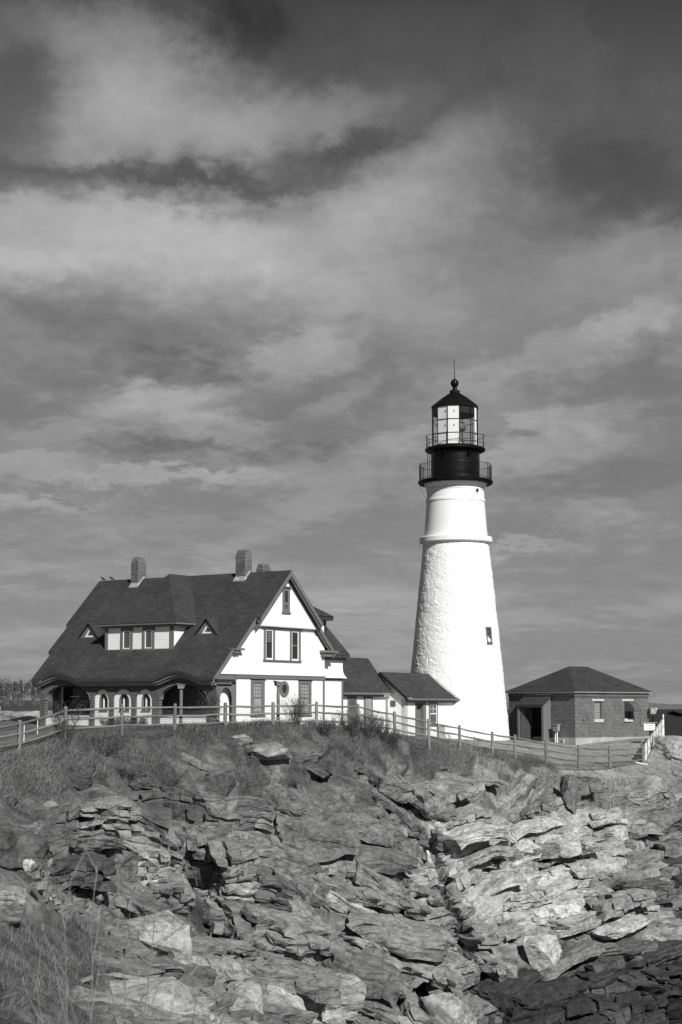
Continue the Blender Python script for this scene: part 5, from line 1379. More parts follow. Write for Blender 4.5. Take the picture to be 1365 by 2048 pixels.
# ================================================================== SHRUBS AND WEEDS
def twig_mesh(seed, n, h, spread, r0, nb=3, lean=(0, 0)):
    r_ = random.Random(seed); mb = MB()
    for i in range(n):
        a = r_.random() * 6.283; s_ = spread * (.25 + .75 * r_.random()); hh = h * (.55 + .45 * r_.random())
        p = Vector((math.cos(a) * .12 * spread, math.sin(a) * .12 * spread, -.15)); pts = [p.copy()]
        d = Vector((math.cos(a) * s_ * .55 + lean[0], math.sin(a) * s_ * .55 + lean[1], hh))
        for k in range(4):
            p = p + d * .25 + Vector((r_.gauss(0, .05), r_.gauss(0, .05), r_.gauss(0, .02))) * h * .8; pts.append(p.copy())
        mb.tube(pts, [r0, r0 * .85, r0 * .65, r0 * .5, r0 * .25], 3, False)
        for b_ in range(nb):
            k = r_.randint(1, 3); q = pts[k].lerp(pts[k + 1], r_.random()); a2 = r_.random() * 6.283
            e_ = q + Vector((math.cos(a2) * .22, math.sin(a2) * .22, .22 + .16 * r_.random())) * h * (.5 + .6 * r_.random())
            mid = q.lerp(e_, .5) + Vector((r_.gauss(0, .03), r_.gauss(0, .03), .02)) * h
            mb.tube([q, mid, e_], [r0 * .55, r0 * .42, r0 * .2], 3, False)
            for _ in range(2):
                a3 = r_.random() * 6.283; g_ = mid + Vector((math.cos(a3) * .12, math.sin(a3) * .12, .14)) * h
                mb.tube([mid.lerp(e_, r_.random()), g_], [r0 * .35, r0 * .18], 3, False)
    return mb
def put(px, py, fallback=None):
    h_ = hit(px, py); return h_
def shrub(name, label, px, py, h, spread, n, r0, seed, m='twig', nb=3, group=None, dep=None, cat='shrub', lean=(0, 0)):
    if dep is None: x, y, z = hit(px, py)
    else:
        q = at(px, py, dep); x, y = q.x, q.y; z = ground(x, y)
    mb = twig_mesh(seed, n, h, spread, r0, nb, lean)
    o = obj(name, mb, M[m], fix=False); o.location = (x, y, z); tag(o, label, cat, group); return o
shrub('dry_shrub', 'dark twiggy shrub growing through the fence near its left end', 128, 1490, 1.7, 1.0, 30, .013, 1, nb=5)
shrub('dry_shrub', 'spreading low dark shrub right of the leftmost twiggy shrub', 205, 1500, 1.0, 2.6, 46, .011, 2, nb=5)
shrub('dry_shrub', 'bare grey shrub standing in front of the right end of the porch', 424, 1455, 1.7, .55, 40, .012, 3, nb=5, dep=81)
shrub('dry_shrub', 'bare shrub beside the wooden post under the round window', 590, 1452, 1.5, 1.1, 46, .010, 4, nb=5, dep=81.5)
for i, (px, py, h, sp) in enumerate(((650, 1470, .9, 1.0), (700, 1468, 1.1, .9), (735, 1472, 1.2, 1.0), (765, 1478, 1.3, .8), (785, 1495, 1.0, .6))):
    shrub('dry_shrub', ('low dark shrub below the fence in front of the rear wing', 'dark shrub below the fence at the left end of the passage', 'tall dark shrub below the fence in front of the passage', 'dense dark shrub below the fence left of the tower entry', 'small dark shrub at the foot of the fence below the tower entry corner')[i], px, py, h, sp * 1.4, 54, .011, 10 + i, nb=5)
for i, (px, py, h, sp, lab) in enumerate(((260, 1550, .8, 1.2, 'dark low shrub among rocks below the dark split boulder ledge'), (410, 1640, .9, 1.0, 'dark low shrub in the hollow left of the banded flat rock'), (520, 1600, .5, .9, 'small dark shrub under the dark cliff face'), (110, 1690, .9, .9, 'wiry shrub just above the heap of rubble'), (340, 1560, .7, 1.0, 'dark low shrub under the wooden post with slanted head'))):
    shrub('low_shrub', lab, px, py, h * .9, sp * 1.9, 34, .010, 30 + i, nb=4)
shrub('dry_shrub', 'bare branching shrub in front of the large pale slanted slab', 330, 1915, 1.9, 2.0, 34, .011, 51, 'twig', 6)
for i, (px, dx) in enumerate(((893, .0), (945, .3))):
    shrub('small_plant', ('small leggy plant beside the grey box at the foot of the tower', 'small leggy plant by the fence at the right of the tower foot')[i], px, 1478 + 12 * i, .9, .5, 9, .012, 60 + i, dep=96 if i == 0 else 94, cat='plant')
for i, px in enumerate((215, 236, 258, 282)):
    shrub('foundation_shrub', 'low dark shrub planted along the foot of the arched porch windows', px, 1452, .6, .8, 40, .012, 70 + i, 'leafdark', 5, 'low shrubs along the porch foot', dep=87.0 - .02 * px + 3)
# tall dry weeds close to the camera
def weed(px, D, top, seed, lab, bend=0.0, n=1, group=None):
    q = at(px, 2048, D); z = ground(q.x, q.y); tq = at(px + bend, top, D); r_ = random.Random(seed); mb = MB()
    o0 = Vector((q.x, q.y, z - .1)); tp = tq
    pts = [o0.lerp(tp, t_) + Vector((r_.gauss(0, .012), r_.gauss(0, .012), 0)) for t_ in np.linspace(0, 1, 9)]
    r0 = .0048
    mb.tube([p - o0 for p in pts], [r0 * (1 - .7 * t_) for t_ in np.linspace(0, 1, 9)], 5, False)
    for k in range(3, 9):
        p = pts[k] - o0; a = r_.random() * 6.283
        e_ = p + Vector((math.cos(a) * .10, math.sin(a) * .10, .16 + .12 * r_.random()))
        mb.tube([p, p.lerp(e_, .5) + Vector((0, 0, -.015)), e_], [r0 * .6, r0 * .45, r0 * .25], 4, False)
        if r_.random() < .5: mb.tube([e_, e_ + Vector((0, 0, .03))], [.006, .003], 4)
    o = obj('dry_weed', mb, M['stalk'], fix=False); o.location = o0; return tag(o, lab, 'weed')
weed(172, 7.5, 1745, 1, 'tall pale branching dry weed, the tallest one at the lower left', 20)
weed(150, 7.0, 1760, 2, 'tall dry weed leaning left across the rubble', -14)
weed(215, 7.2, 1905, 3, 'short dry weed leaning right in front of the pale corner block', 45)
weed(268, 7.8, 1800, 4, 'slender dry weed in front of the large pale slanted slab', 40)
weed(445, 7.4, 1925, 5, 'short dry weed stalk in front of the upright pale stone', -8)
weed(118, 7.6, 1900, 6, 'thin dry weed at the lower left corner, leaning strongly left', -40)
weed(385, 8.2, 1950, 7, 'thin dry weed between the slender weed and the upright stone', 6)
weed(300, 7.0, 1960, 8, 'short thin dry weed in front of the pale corner block', -6)

# ================================================================== SINGLE ROCKS
def rock(name, label, px, py, size, asp, rz=0, tilt=(0, 0), a=.2, sink=.35, seed=1, group=None, npts=22, cuts=4, rough_=.04, cat='boulder', box=.78, dep=None):
    """px, py: where its foot meets the slope"""
    if dep is None: x, y, z = hit(px, py)
    else:
        q_ = at(px, py, dep); x, y, z = q_
    v, f = rock_template(seed, npts, cuts, rough_, box)
    dims = np.array([size, size * asp[0], size * asp[1]])
    Rm = np.array(Matrix.Rotation(R(rz), 3, 'Z') @ Matrix.Rotation(R(tilt[0]), 3, 'X') @ Matrix.Rotation(R(tilt[1]), 3, 'Y'))
    v = (v * dims) @ Rm.T
    zmin, zmax = v[:, 2].min(), v[:, 2].max()
    v[:, 2] -= zmin + sink * (zmax - zmin)
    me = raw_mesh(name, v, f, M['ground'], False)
    set_attr(me, 'alb', np.full(len(v), a)); set_attr(me, 'rock', np.ones(len(v)))
    o = link(name, me); o.location = (x, y, z); return tag(o, label, cat, group)
rock('boulder', 'large pale slanted slab with a clean face at the lower left', 300, 1890, 3.4, (.8, .62), 25, (14, 6), .30, .42, 301, npts=13, rough_=.03)
rock('boulder', 'rounded pale boulder cut by the left edge of the picture', 8, 1838, 1.7, (.9, .75), 10, (0, 0), .25, .15, 302)
rock('boulder', 'huge pale cracked block at the bottom left', 330, 2065, 4.0, (.8, .6), 32, (8, -10), .30, .28, 303, npts=13, rough_=.03)
rock('boulder', 'upright pale pointed stone at the bottom left of centre', 482, 2050, 1.5, (.6, 1.5), 5, (0, 6), .30, .2, 304)
rock('boulder', 'flat banded pale rock lying alone above the deep cleft', 472, 1688, 1.35, (.7, .5), -10, (10, 12), .27, .12, 305, rough_=.06)
rock('boulder', 'large pale rounded quartz boulder above the dark tidal rocks', 1070, 1925, 2.5, (.7, .78), 24, (8, -10), .40, .34, 306, npts=15, box=.72)
rock('boulder', 'grey triangular slab leaning left of the pale quartz boulder', 985, 1950, 2.0, (.5, .6), 0, (20, 22), .22, .25, 307, npts=10)
rock('boulder', 'narrow triangular stone between the leaning slab and the quartz boulder', 1020, 1955, 1.3, (.5, .9), 0, (10, -14), .26, .25, 308, npts=9)
rock('boulder', 'big pale layered block at the bottom edge right of centre', 900, 2066, 3.0, (.7, .75), -6, (8, 6), .30, .2, 309, rough_=.05)
rock('boulder', 'pointed tall grey rock standing below the fence at the right', 1122, 1618, 1.9, (.6, 1.35), 8, (0, -6), .15, .15, 310, npts=12)
rock('boulder', 'dark faced boulder in the grass near the left end of the fence', 150, 1558, 1.7, (.7, .75), -12, (12, 14), .085, .45, 311)
rock('boulder', 'round dark boulder split by pale streaks on the left slope', 240, 1660, 2.0, (.75, .9), 5, (10, 4), .15, .4, 312)
rock('boulder', 'small pale upright stone left of the round split boulder', 99, 1648, .85, (.6, 1.3), 5, (0, 4), .22, .2, 313)
rock('boulder', 'flat topped pale ledge rock just below the fence', 540, 1512, 2.4, (.7, .38), 4, (4, -3), .26, .35, 314)
rock('boulder', 'pale low rock in the grass left of the flat topped ledge', 482, 1483, 1.2, (.7, .5), 10, (0, 5), .30, .4, 315)
rock('boulder', 'dark blocky face under the flat topped ledge rock', 500, 1590, 2.2, (.6, .8), -4, (-6, 8), .10, .5, 316, npts=14)
rock('boulder', 'dark upright block beside the sunlit joint under the ledge', 430, 1575, 1.6, (.6, 1.0), 6, (-4, -6), .10, .5, 317, npts=14)
rock('boulder', 'overhanging dark block at the right end of the ledge', 560, 1585, 1.7, (.7, .6), 3, (-10, 10), .09, .5, 318, npts=14)
rock('boulder', 'pale slab leaning in the grass below the tower entry', 806, 1500, 1.0, (.6, .8), 10, (0, 24), .14, .4, 319)
rock('rock_outcrop', 'tall pale rock outcrop rising beside the white fence at the right edge', 1352, 1545, 2.5, (1.0, 1.15), 30, (0, 6), .30, .10, 320, cuts=5, rough_=.05, cat='outcrop', dep=107)
rock('rock_outcrop', 'ridged grey rock mound below the outcrop at the right edge', 1320, 1660, 3.6, (.9, .6), -10, (12, -8), .19, .35, 321, cuts=5, rough_=.07, cat='outcrop')
rock('rock_outcrop', 'dark streaked mound left of the ridged mound at the right', 1235, 1680, 2.6, (.9, .55), 10, (10, 8), .16, .4, 322, cuts=5, rough_=.07, cat='outcrop')
rr2 = random.Random(17)
for i in range(78):
    u_, v_ = rr2.random(), rr2.random()
    px = 18 + 215 * u_; py = 1712 + 105 * v_ + 20 * u_
    rock('rubble_stone', 'angular broken stone in the heap of rubble at the left', px, py, .28 + .55 * rr2.random() ** 1.6, (.5 + .4 * rr2.random(), .35 + .45 * rr2.random()), rr2.random() * 360, (rr2.gauss(0, 25), rr2.gauss(0, 25)), .12 + .14 * rr2.random(), .12, 400 + i, 'broken stones in the rubble heap', 10 + i % 5, 0, 0, 'stone', .7)
for i, (px, py, lab) in enumerate(((52, 1742, 'bright white faced stone in the rubble heap'), (85, 1800, 'small white board like stone below the rubble heap'), (170, 1965, 'short pale squared timber lying in the near grass'))):
    if i == 2:
        x, y, z = hit(px, py); mb = MB().box(-.32, .32, -.06, .06, -.05, .06); o = obj('timber', mb, M['fence']); o.location = (x, y, z + .05); o.rotation_euler = (0, R(-18), R(20)); tag(o, lab, 'timber')
    else: rock('pale_stone', lab, px, py, .6 - .2 * i, (.5, .8 - .5 * i), 10, (0, 0), .5, .15, 480 + i, cuts=1, rough_=0, cat='stone')
rock('sea_rock', 'small dark rock rising from the sea near the right edge', 1375, 1428, 62, (.6, .16), 0, (0, 0), .03, .4, 490, cat='rock', dep=2500)

# ================================================================== SMALL THINGS ABOUT THE PLACE
def lamp_post(px, top, D, label, mat, rz, hd=.33):
    q = at(px, top, D); g_ = ground(q.x, q.y); h = q.z - g_
    p_ = thing('lamp_post', label, 'lamp post', (q.x, q.y, g_), rz)
    obj('post', MB().tube([(0, 0, -.3), (0, 0, h * .5), (0, 0, h - .2)], [.085, .08, .075], 12), M[mat], p_)
    mb = MB(); s_ = hd / 2
    mb.hexa([(-s_ * .8, -.14, h - .24), (s_ * .8, -.14, h - .24), (s_ * .8, .14, h - .24), (-s_ * .8, .14, h - .24), (-s_, -.16, h - .03), (s_, -.16, h - .09), (s_, .16, h - .09), (-s_, .16, h - .03)])
    hd_ = obj('lamp_head', mb, M[mat], p_)
    mb = MB(); mb.hexa([(-s_ - .05, -.19, h - .028), (s_ + .03, -.19, h - .088), (s_ + .03, .19, h - .088), (-s_ - .05, .19, h - .028), (-s_ - .05, -.19, h + .012), (s_ + .03, -.19, h - .05), (s_ + .03, .19, h - .05), (-s_ - .05, .19, h + .012)])
    obj('cap', mb, M[mat], hd_)
    return p_
lamp_post(363, 1367, 77.6, 'tall wooden post with slanted head in front of the right porch arch', 'fence', 0)
lamp_post(557, 1362, 81.6, 'tall wooden post with slanted head in front of the round window', 'fence', R(25))
lamp_post(774, 1386, 97, 'white painted post with slanted head at the corner of the passage', 'flash', R(0), .36)
q = at(883, 1474, 107.0); gz = ground(q.x, q.y)
o = thing('service_box', 'low grey service box standing against the foot of the white tower', 'service box', (q.x, q.y, gz), R(15)); mb = MB().box(-.2, .2, -.15, .15, -.2, .72); obj('cabinet', mb, M['concrete'], o); obj('lid', MB().box(-.23, .23, -.18, .18, .721, .77), M['metal'], o)
for px, t0, b0_, D, lab in ((49, 1450, 1477, 69, 'short white stake behind the fence, nearest the left edge'), (76, 1435, 1452, 73, 'short white stake behind the fence, near the porch corner')):
    q = at(px, t0, D); z_ = ground(q.x, q.y)
    o = obj('white_stake', MB().tube([(0, 0, -.3), (0, 0, max(.4, q.z - z_))], .022, 6), M['white']); o.location = (q.x, q.y, z_); tag(o, lab, 'stake')
# white panel fence climbing beside the brick building
pf = thing('white_panel_fence', 'white panelled fence climbing the rock beside the brick building', 'fence', tuple(at(1287, 1527, 104.0)))
PA, PB = at(1288, 1527, 104.0), at(1327, 1462, 115.0); TA, TB_ = at(1288, 1490, 104.0), at(1327, 1436, 115.0)
PL = pf.location.copy(); NP_ = 7
for i in range(NP_):
    t0, t1 = i / NP_ + .004, (i + 1) / NP_ - .004
    b0, b1 = PA.lerp(PB, t0) - PL, PA.lerp(PB, t1) - PL; c0, c1 = TA.lerp(TB_, t0) - PL, TA.lerp(TB_, t1) - PL
    nn = Vector((b1.y - b0.y, -(b1.x - b0.x), 0)).normalized() * .02
    b0 -= Vector((0, 0, .25)); b1 -= Vector((0, 0, .25))
    pn_ = obj('panel', MB().hexa([b0 - nn, b1 - nn, b1 + nn, b0 + nn, c0 - nn, c1 - nn, c1 + nn, c0 + nn]), M['white'], pf)
    mb = MB(); mm0, mm1 = b0.lerp(c0, .55), b1.lerp(c1, .55)
    mb.tube([mm0 + nn * 1.6, mm1 + nn * 1.6], .03, 6); mb.tube([c0 + nn * 1.6, c1 + nn * 1.6], .03, 6); mb.tube([b0 + nn * 1.6, c0 + nn * 1.6], .035, 6)
    obj('panel_batten', mb, M['trimlight'], pn_)
obj('end_post', MB().tube([TB_ - PL - Vector((0, 0, 1.5)), TB_ - PL + Vector((0, 0, .25))], .05, 8), M['white'], pf)
obj('hasp', MB().tube([PA.lerp(PB, .38) - PL + Vector((.05, -.08, .1)), PA.lerp(PB, .38) - PL + Vector((.05, -.08, .95))], .02, 6), M['iron'], pf)
o = obj('plank', MB().box(-.36, .36, -.08, .08, -.03, .03), M['white']); q = at(1284, 1531, 102.5); o.location = (q.x, q.y, ground(q.x, q.y) + .05); o.rotation_euler = (0, R(10), R(-12)); tag(o, 'short white plank lying on the ground at the corner of the fences', 'plank')
# danger sign behind the fence
q = at(1299.5, 1454, 113.0)
sg = thing('danger_sign', 'white rectangular danger sign fixed beside the right corner of the brick building', 'sign', (q.x, q.y, q.z - 1.2), R(12))
mb = MB().box(-.40, .40, -.015, .015, .98, 1.42); bd = obj('sign_board', mb, M['white'], sg)
mb = MB()
for s_ in (-.36, .36): mb.tube([(s_, .03, -.8), (s_, .03, 1.0)], .025, 6)
mb.tube([(-.6, .05, 1.46), (.6, .05, 1.5)], .03, 6); obj('sign_frame', mb, M['metal'], sg)
for txt, z_, sz in (('DANGER', 1.275, .125), ('STAY BEHIND', 1.165, .082), ('THE FENCE', 1.065, .082)):
    cu = bpy.data.curves.new('sign_text', 'FONT'); cu.body = txt; cu.size = sz; cu.align_x = 'CENTER'; cu.extrude = .002
    o = bpy.data.objects.new('lettering', cu); COL.objects.link(o); o.location = (0, -.019, z_); o.rotation_euler = (math.pi / 2, 0, 0); o.parent = bd; cu.materials.append(M['letter'])
    bpy.context.view_layer.update(); dgx = bpy.context.evaluated_depsgraph_get(); lm = bpy.data.meshes.new_from_object(o.evaluated_get(dgx)); loc_, rot_ = o.location.copy(), o.rotation_euler.copy(); bpy.data.objects.remove(o); o = link('lettering', lm, bd); o.location = loc_; o.rotation_euler = rot_
# floodlight on a pole
q = at(1305.5, 1423, 119.0); z_ = at(1305, 1445, 119).z
fl_ = thing('floodlight', 'pale box shaped floodlight on a black pole behind the danger sign', 'floodlight', (q.x, q.y, z_ - 1.3), R(10))
mb = MB(); h_ = q.z - z_ + 1.3
mb.hexa([(-.2, -.18, h_ - .17), (.17, -.18, h_ - .17), (.17, .18, h_ - .17), (-.2, .18, h_ - .17), (-.22, -.2, h_ + .26), (.33, -.2, h_ + .26), (.33, .2, h_ + .26), (-.22, .2, h_ + .26)])
lh_ = obj('lamp_head', mb, M['flash'], fl_); obj('collar', MB().box(-.07, .07, -.07, .07, h_ - .26, h_ - .171), M['trimlight'], lh_)
obj('pole', MB().tube([(0, 0, -1.0), (0, 0, h_ - .26)], .05, 8), M['iron'], fl_)
# crows on the ridge
def crow(px, label, rz):
    x, y = hbase(5.9, float(np.interp(px, [200, 225], [13.75, 12.9])))
    bm = bmesh.new()
    bm.verts.ensure_lookup_table()
    mb = MB()
    mb.tube([(-.26, 0, .02), (-.16, 0, .08), (-.05, 0, .13), (.06, 0, .19), (.12, 0, .25), (.16, 0, .285), (.20, 0, .275), (.24, 0, .262), (.28, 0, .255)], [.012, .045, .085, .085, .055, .05, .04, .016, .004], 10)
    o = obj('crow', mb, M['bird'], smooth=True); bm.free()
    w_ = MB().tube([(.06, .075, .2), (-.08, .085, .13), (-.24, .03, .06)], [.035, .045, .008], 6).tube([(.06, -.075, .2), (-.08, -.085, .13), (-.24, -.03, .06)], [.035, .045, .008], 6)
    obj('wings', w_, M['bird'], o); 
    for s_ in (-.03, .03): obj('leg', MB().tube([(.0, s_, .1), (.01, s_, -.02)], .007, 4), M['bird'], o)
    o.scale = (.7, .7, .7); o.location = (x, y, ZR + .01); o.rotation_euler = (0, 0, rz); return tag(o, label, 'bird')
crow(203, 'black crow at the left end of the house ridge', R(165)); crow(224, 'black crow on the ridge between the end crow and the left chimney', R(170))

# ================================================================== FAR SHORE ON THE LEFT
rl = np.random.RandomState(8)
def woods():
    Vs, Fs, As = [], [], []; vo_ = 0
    n = 2600
    for i in range(n):
        D = 400 + 210 * rl.rand(); s_ = -.34 + .27 * rl.rand(); x = s_ * D; g_ = 12.2 + (D - 400) * .033 - max(0, (s_ + .16)) * 60; conif = rl.rand() < .35
        h = (3.4 if conif else 2.9) * (.6 + .45 * rl.rand())
        k = 20
        tz_ = rl.rand(k); rr_ = (h * (.16 if conif else .30)) * ((1 - tz_) if conif else np.sqrt(np.clip(1 - (tz_ * 2 - .9) ** 2, .05, 1)))
        a_ = rl.rand(k) * 6.283; q_ = np.sqrt(rl.rand(k))
        c = np.stack([x + np.cos(a_) * rr_ * q_, D + np.sin(a_) * rr_ * q_, g_ + h * (.12 + .88 * tz_)], 1)
        sz = h * (.05 + .05 * rl.rand(k))
        d1 = rl.normal(size=(k, 3)); d2 = rl.normal(size=(k, 3)); d1 /= np.linalg.norm(d1, axis=1)[:, None]; d2 /= np.linalg.norm(d2, axis=1)[:, None]
        t_ = np.stack([c - d1 * sz[:, None], c + d1 * sz[:, None], c + d2 * sz[:, None] * 1.4], 1).reshape(-1, 3)
        Vs.append(t_); Fs.append(np.arange(3 * k).reshape(-1, 3) + vo_); vo_ += 3 * k; As.append(np.full(3 * k, (.024 if conif else .042) * (.6 + .8 * rl.rand())))
        tr = np.array([[x - .08, D, g_ - .3], [x + .08, D, g_ - .3], [x, D, g_ + h * .9]]); Vs.append(tr); Fs.append(np.array([[0, 1, 2]]) + vo_); vo_ += 3; As.append(np.full(3, .14))
    me = raw_mesh('woods', np.concatenate(Vs), np.concatenate(Fs), M['blade']); set_attr(me, 'alb', np.concatenate(As))
    o = link('woods', me); return tag(o, 'mixed leafless and evergreen wood on the far shore behind the house', 'woods', kind='stuff')
woods()
mb = MB(); mb.hexa([(-260, 290, 9.2), (-20, 290, 9.2), (-20, 640, 5), (-260, 640, 5), (-260, 400, 12.2), (-40, 400, 11.0), (-40, 640, 11.5), (-260, 640, 18.8)])
M['headland'] = paint('headland_scrub', .065, .4, .25, .9, .1, .2)
tag(obj('terrain', mb, M['headland']), kind='structure')
for i in range(13):
    x = -33 + 1.45 * i + rl.rand() * .8; y = 130 + rl.rand() * 7
    v, f = rock_template(700 + i, 20, 3, .05, .75); v = v * np.array([4.2 + 2 * rl.rand(), 2.4, .7 + .5 * rl.rand()])
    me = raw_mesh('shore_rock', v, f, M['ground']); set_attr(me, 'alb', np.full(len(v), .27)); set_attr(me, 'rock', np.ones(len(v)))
    o = link('shore_rock', me); o.location = (x, y, max(ground(x, y) + .35, 11.1)); o.rotation_euler = (0, 0, rl.rand() - .5); tag(o, 'pale rock in the low ledge behind the left end of the house', 'rock', 'pale rocks of the far ledge')
sh = thing('shed', 'small shed with a dark gabled roof at the left edge of the picture', 'shed', (-46.5, 220, 10.7), R(20))
mb = MB().box(-1.5, 1.2, -1.5, 1.5, -1.5, 1.6); obj('wall', mb, M['trimlight'], sh)
mb = MB(); mb.hexa([(-1.8, -1.8, 1.5), (1.5, -1.8, 1.5), (1.5, 1.8, 1.5), (-1.8, 1.8, 1.5), (-.2, -1.8, 2.7), (-.1, -1.8, 2.7), (-.1, 1.8, 2.7), (-.2, 1.8, 2.7)]); obj('roof', mb, M['roof'], sh, uv=True)

#PART3
# ================================================================== SKY
w = bpy.data.worlds.new('World'); SC.world = w; w.use_nodes = True
w.cycles.sampling_method = 'MANUAL'; w.cycles.sample_map_resolution = 256
t = NT(w.node_tree); bg = w.node_tree.nodes['Background']
SUN_AZ, SUN_EL = R(25.0), R(35)        # azimuth measured from "behind the camera" towards the right
sd = Vector((math.sin(SUN_AZ) * math.cos(SUN_EL), -math.cos(SUN_AZ) * math.cos(SUN_EL), math.sin(SUN_EL)))
sky = t.n('ShaderNodeTexSky'); sky.sky_type = 'NISHITA'; sky.sun_disc = False; sky.sun_elevation = SUN_EL
sky.sun_rotation = math.atan2(sd.x, sd.y)
bw = t.n('ShaderNodeRGBToBW'); t.set(bw.inputs[0], sky.outputs[0])
tc = t.n('ShaderNodeTexCoord').outputs['Generated']
sx = t.n('ShaderNodeSeparateXYZ'); t.set(sx.inputs[0], tc); vx, vy, vz = sx.outputs
az = t.m('ARCTAN2', vx, vy)                                   # bearing, radians, 0 = north (+Y)
el = t.m('ARCSINE', vz)
# cloud texture: flatter and flatter towards the horizon
lel = t.m('MULTIPLY', t.m('LOGARITHM', t.m('ADD', t.m('MAXIMUM', el, -.04), .07), math.e), .55)
cv = t.n('ShaderNodeCombineXYZ'); t.set(cv.inputs[0], az); t.set(cv.inputs[1], lel); cv.inputs[2].default_value = .37
N1 = t.noise(cv.outputs[0], 8.5, 8, .56, .35); N2 = t.noise(cv.outputs[0], 24, 7, .6, .25); N3 = t.noise(cv.outputs[0], 75, 6, .6, .2)
W1 = t.noise(cv.outputs[0], 9, 6, .6); W2 = t.noise(cv.outputs[0], 11.3, 6, .6, .2); W3 = t.noise(cv.outputs[0], 42, 5, .65, .3); W4 = t.noise(cv.outputs[0], 47, 5, .65, .3)
azw = t.m('ADD', t.m('ADD', az, t.m('MULTIPLY', t.m('SUBTRACT', W1, .5), .085)), t.m('MULTIPLY', t.m('SUBTRACT', W3, .5), .05))
elw = t.m('ADD', t.m('ADD', el, t.m('MULTIPLY', t.m('SUBTRACT', W2, .5), .045)), t.m('MULTIPLY', t.m('SUBTRACT', W4, .5), .028))
def A(px): return math.atan((px - CX) / F)
def E(py): return math.atan((CY - py) / F) + PITCH
def blob(px, py, sxl, syu, syd, rot_, amp):
    """one bank of cloud: bearing and elevation of its middle, spreads, tilt, brightness"""
    dx = t.m('SUBTRACT', azw, A(px)); dy = t.m('SUBTRACT', elw, E(py))
    c, s = math.cos(R(rot_)), math.sin(R(rot_))
    u = t.m('ADD', t.m('MULTIPLY', dx, c), t.m('MULTIPLY', dy, s)); v = t.m('SUBTRACT', t.m('MULTIPLY', dy, c), t.m('MULTIPLY', dx, s))
    u = t.m('DIVIDE', u, sxl / F)
    up_ = t.m('DIVIDE', t.m('MAXIMUM', v, 0.0), syu / F); dn = t.m('DIVIDE', t.m('MINIMUM', v, 0.0), syd / F)
    e2 = t.m('POWER', t.m('ADD', t.m('ADD', t.m('MULTIPLY', u, u), t.m('MULTIPLY', up_, up_)), t.m('MULTIPLY', dn, dn)), 1.6)
    return t.m('MULTIPLY', t.m('EXPONENT', t.m('MULTIPLY', e2, -1.0)), amp)
BL = [(255, 120, 165, 90, 170, 0, .145), (330, 285, 250, 120, 66, 5, .125), (600, 240, 230, 50, 60, 12, .095), (820, 330, 200, 45, 60, 25, .07), (60, 60, 120, 60, 60, 0, .05),
      (150, 455, 420, 50, 150, -2, .20), (0, 545, 200, 50, 50, 0, .08), (560, 435, 330, 62, 190, 3, .14), (900, 370, 190, 70, 110, 20, .10), (900, 600, 420, 120, 140, 0, .07),
      (1290, 510, 220, 50, 120, 8, .085), (585, 700, 105, 26, 60, 14, .12), (320, 795, 150, 24, 60, 4, .12), (120, 870, 120, 26, 50, 8, .07), (460, 850, 120, 20, 35, 0, .08),
      (340, 955, 240, 13, 26, 2, .13), (60, 930, 110, 18, 50, 0, .10), (30, 1008, 150, 9, 22, 0, .10), (1140, 715, 240, 34, 60, 16, .085), (1285, 645, 110, 22, 40, 22, .07),
      (1090, 875, 170, 20, 60, 16, .085), (800, 895, 90, 20, 35, 12, .08), (665, 795, 60, 26, 40, 20, .07), (1055, 1100, 110, 8, 16, 0, .085), (600, 1160, 380, 40, 70, 0, .035), (300, 1040, 200, 12, 40, 0, .035), (1180, 1010, 220, 12, 40, 2, .03), (750, 1215, 130, 7, 18, 0, .03), (60, 1180, 120, 8, 22, 0, .03),
      (380, 735, 110, 30, 36, 0, -.055), (350, 366, 340, 20, 16, -2, -.055), (1260, 370, 240, 60, 60, -10, -.035), (560, 905, 260, 18, 22, 0, -.04), (1150, 960, 260, 40, 60, 0, -.02), (480, 70, 120, 60, 60, 0, -.03), (700, 300, 110, 26, 22, 15, -.035), (280, 905, 160, 16, 20, 0, -.03)]
acc = None
for q_ in BL:
    o_ = blob(*q_); acc = o_ if acc is None else t.m('ADD', acc, o_)
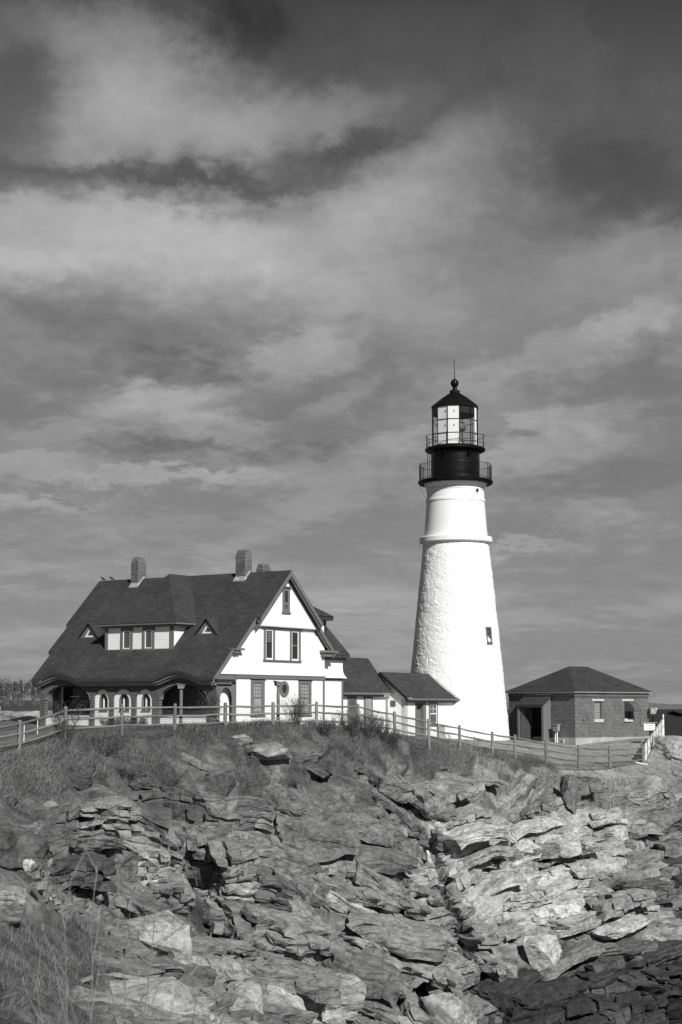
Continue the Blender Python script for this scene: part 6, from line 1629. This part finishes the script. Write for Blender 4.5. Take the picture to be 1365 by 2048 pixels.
detail = t.m('ADD', t.m('ADD', t.m('MULTIPLY', t.m('SUBTRACT', N1, .5), .2), t.m('MULTIPLY', t.m('SUBTRACT', N2, .5), .3)), t.m('MULTIPLY', t.m('SUBTRACT', N3, .5), .2))
# clear sky behind the clouds: the Nishita sky seen in grey, darkened as through the filter used for the picture
elg = t.rng(el, E(1400), E(0), 1.0, 0.0)
clear_k = .13
clear = t.m('MULTIPLY', bw.outputs[0], clear_k)
thin = t.m('MULTIPLY', t.m('POWER', t.m('MAXIMUM', elg, 0.0), .75), 1.95)
bsel = t.m('ADD', t.m('MULTIPLY', N1, .62), t.m('ADD', t.m('MULTIPLY', N2, .28), t.m('MULTIPLY', N3, .10)))
sm = t.n('ShaderNodeMapRange', interpolation_type='SMOOTHSTEP'); t.set(sm.inputs[0], bsel); sm.inputs[1].default_value = .47; sm.inputs[2].default_value = .60; sm.inputs[3].default_value = -.06; sm.inputs[4].default_value = .55
low_ = t.n('ShaderNodeMapRange', interpolation_type='SMOOTHSTEP'); t.set(low_.inputs[0], el); low_.inputs[1].default_value = E(300); low_.inputs[2].default_value = E(800); low_.inputs[3].default_value = .15; low_.inputs[4].default_value = .95
billow = t.m('MULTIPLY', sm.outputs[0], low_.outputs[0])
lum = t.m('ADD', t.m('ADD', clear, thin), t.m('ADD', t.m('MULTIPLY', acc, 12.0), billow))
lum = t.m('MULTIPLY', lum, t.m('ADD', 1.0, detail))
lum = t.m('MULTIPLY', lum, 1.1)
lum = t.m('ADD', t.m('MULTIPLY', t.m('MAXIMUM', lum, 0.0), .86), .26)
t.set(bg.inputs[0], t.grey(lum)); bg.inputs[1].default_value = .1
sl = bpy.data.lights.new('sun', 'SUN'); sl.energy = 5.0; sl.angle = R(.53); sl.color = (1, .995, .985)
so = bpy.data.objects.new('sun', sl); COL.objects.link(so); so.rotation_euler = (-sd).to_track_quat('-Z', 'Y').to_euler(); so.location = (40, -60, 80)
SC.view_settings.view_transform = 'Standard'; SC.view_settings.look = 'None'; SC.view_settings.exposure = 0; SC.view_settings.gamma = 1
SC.cycles.max_bounces = 6; SC.cycles.transparent_max_bounces = 16; SC.cycles.use_denoising = False
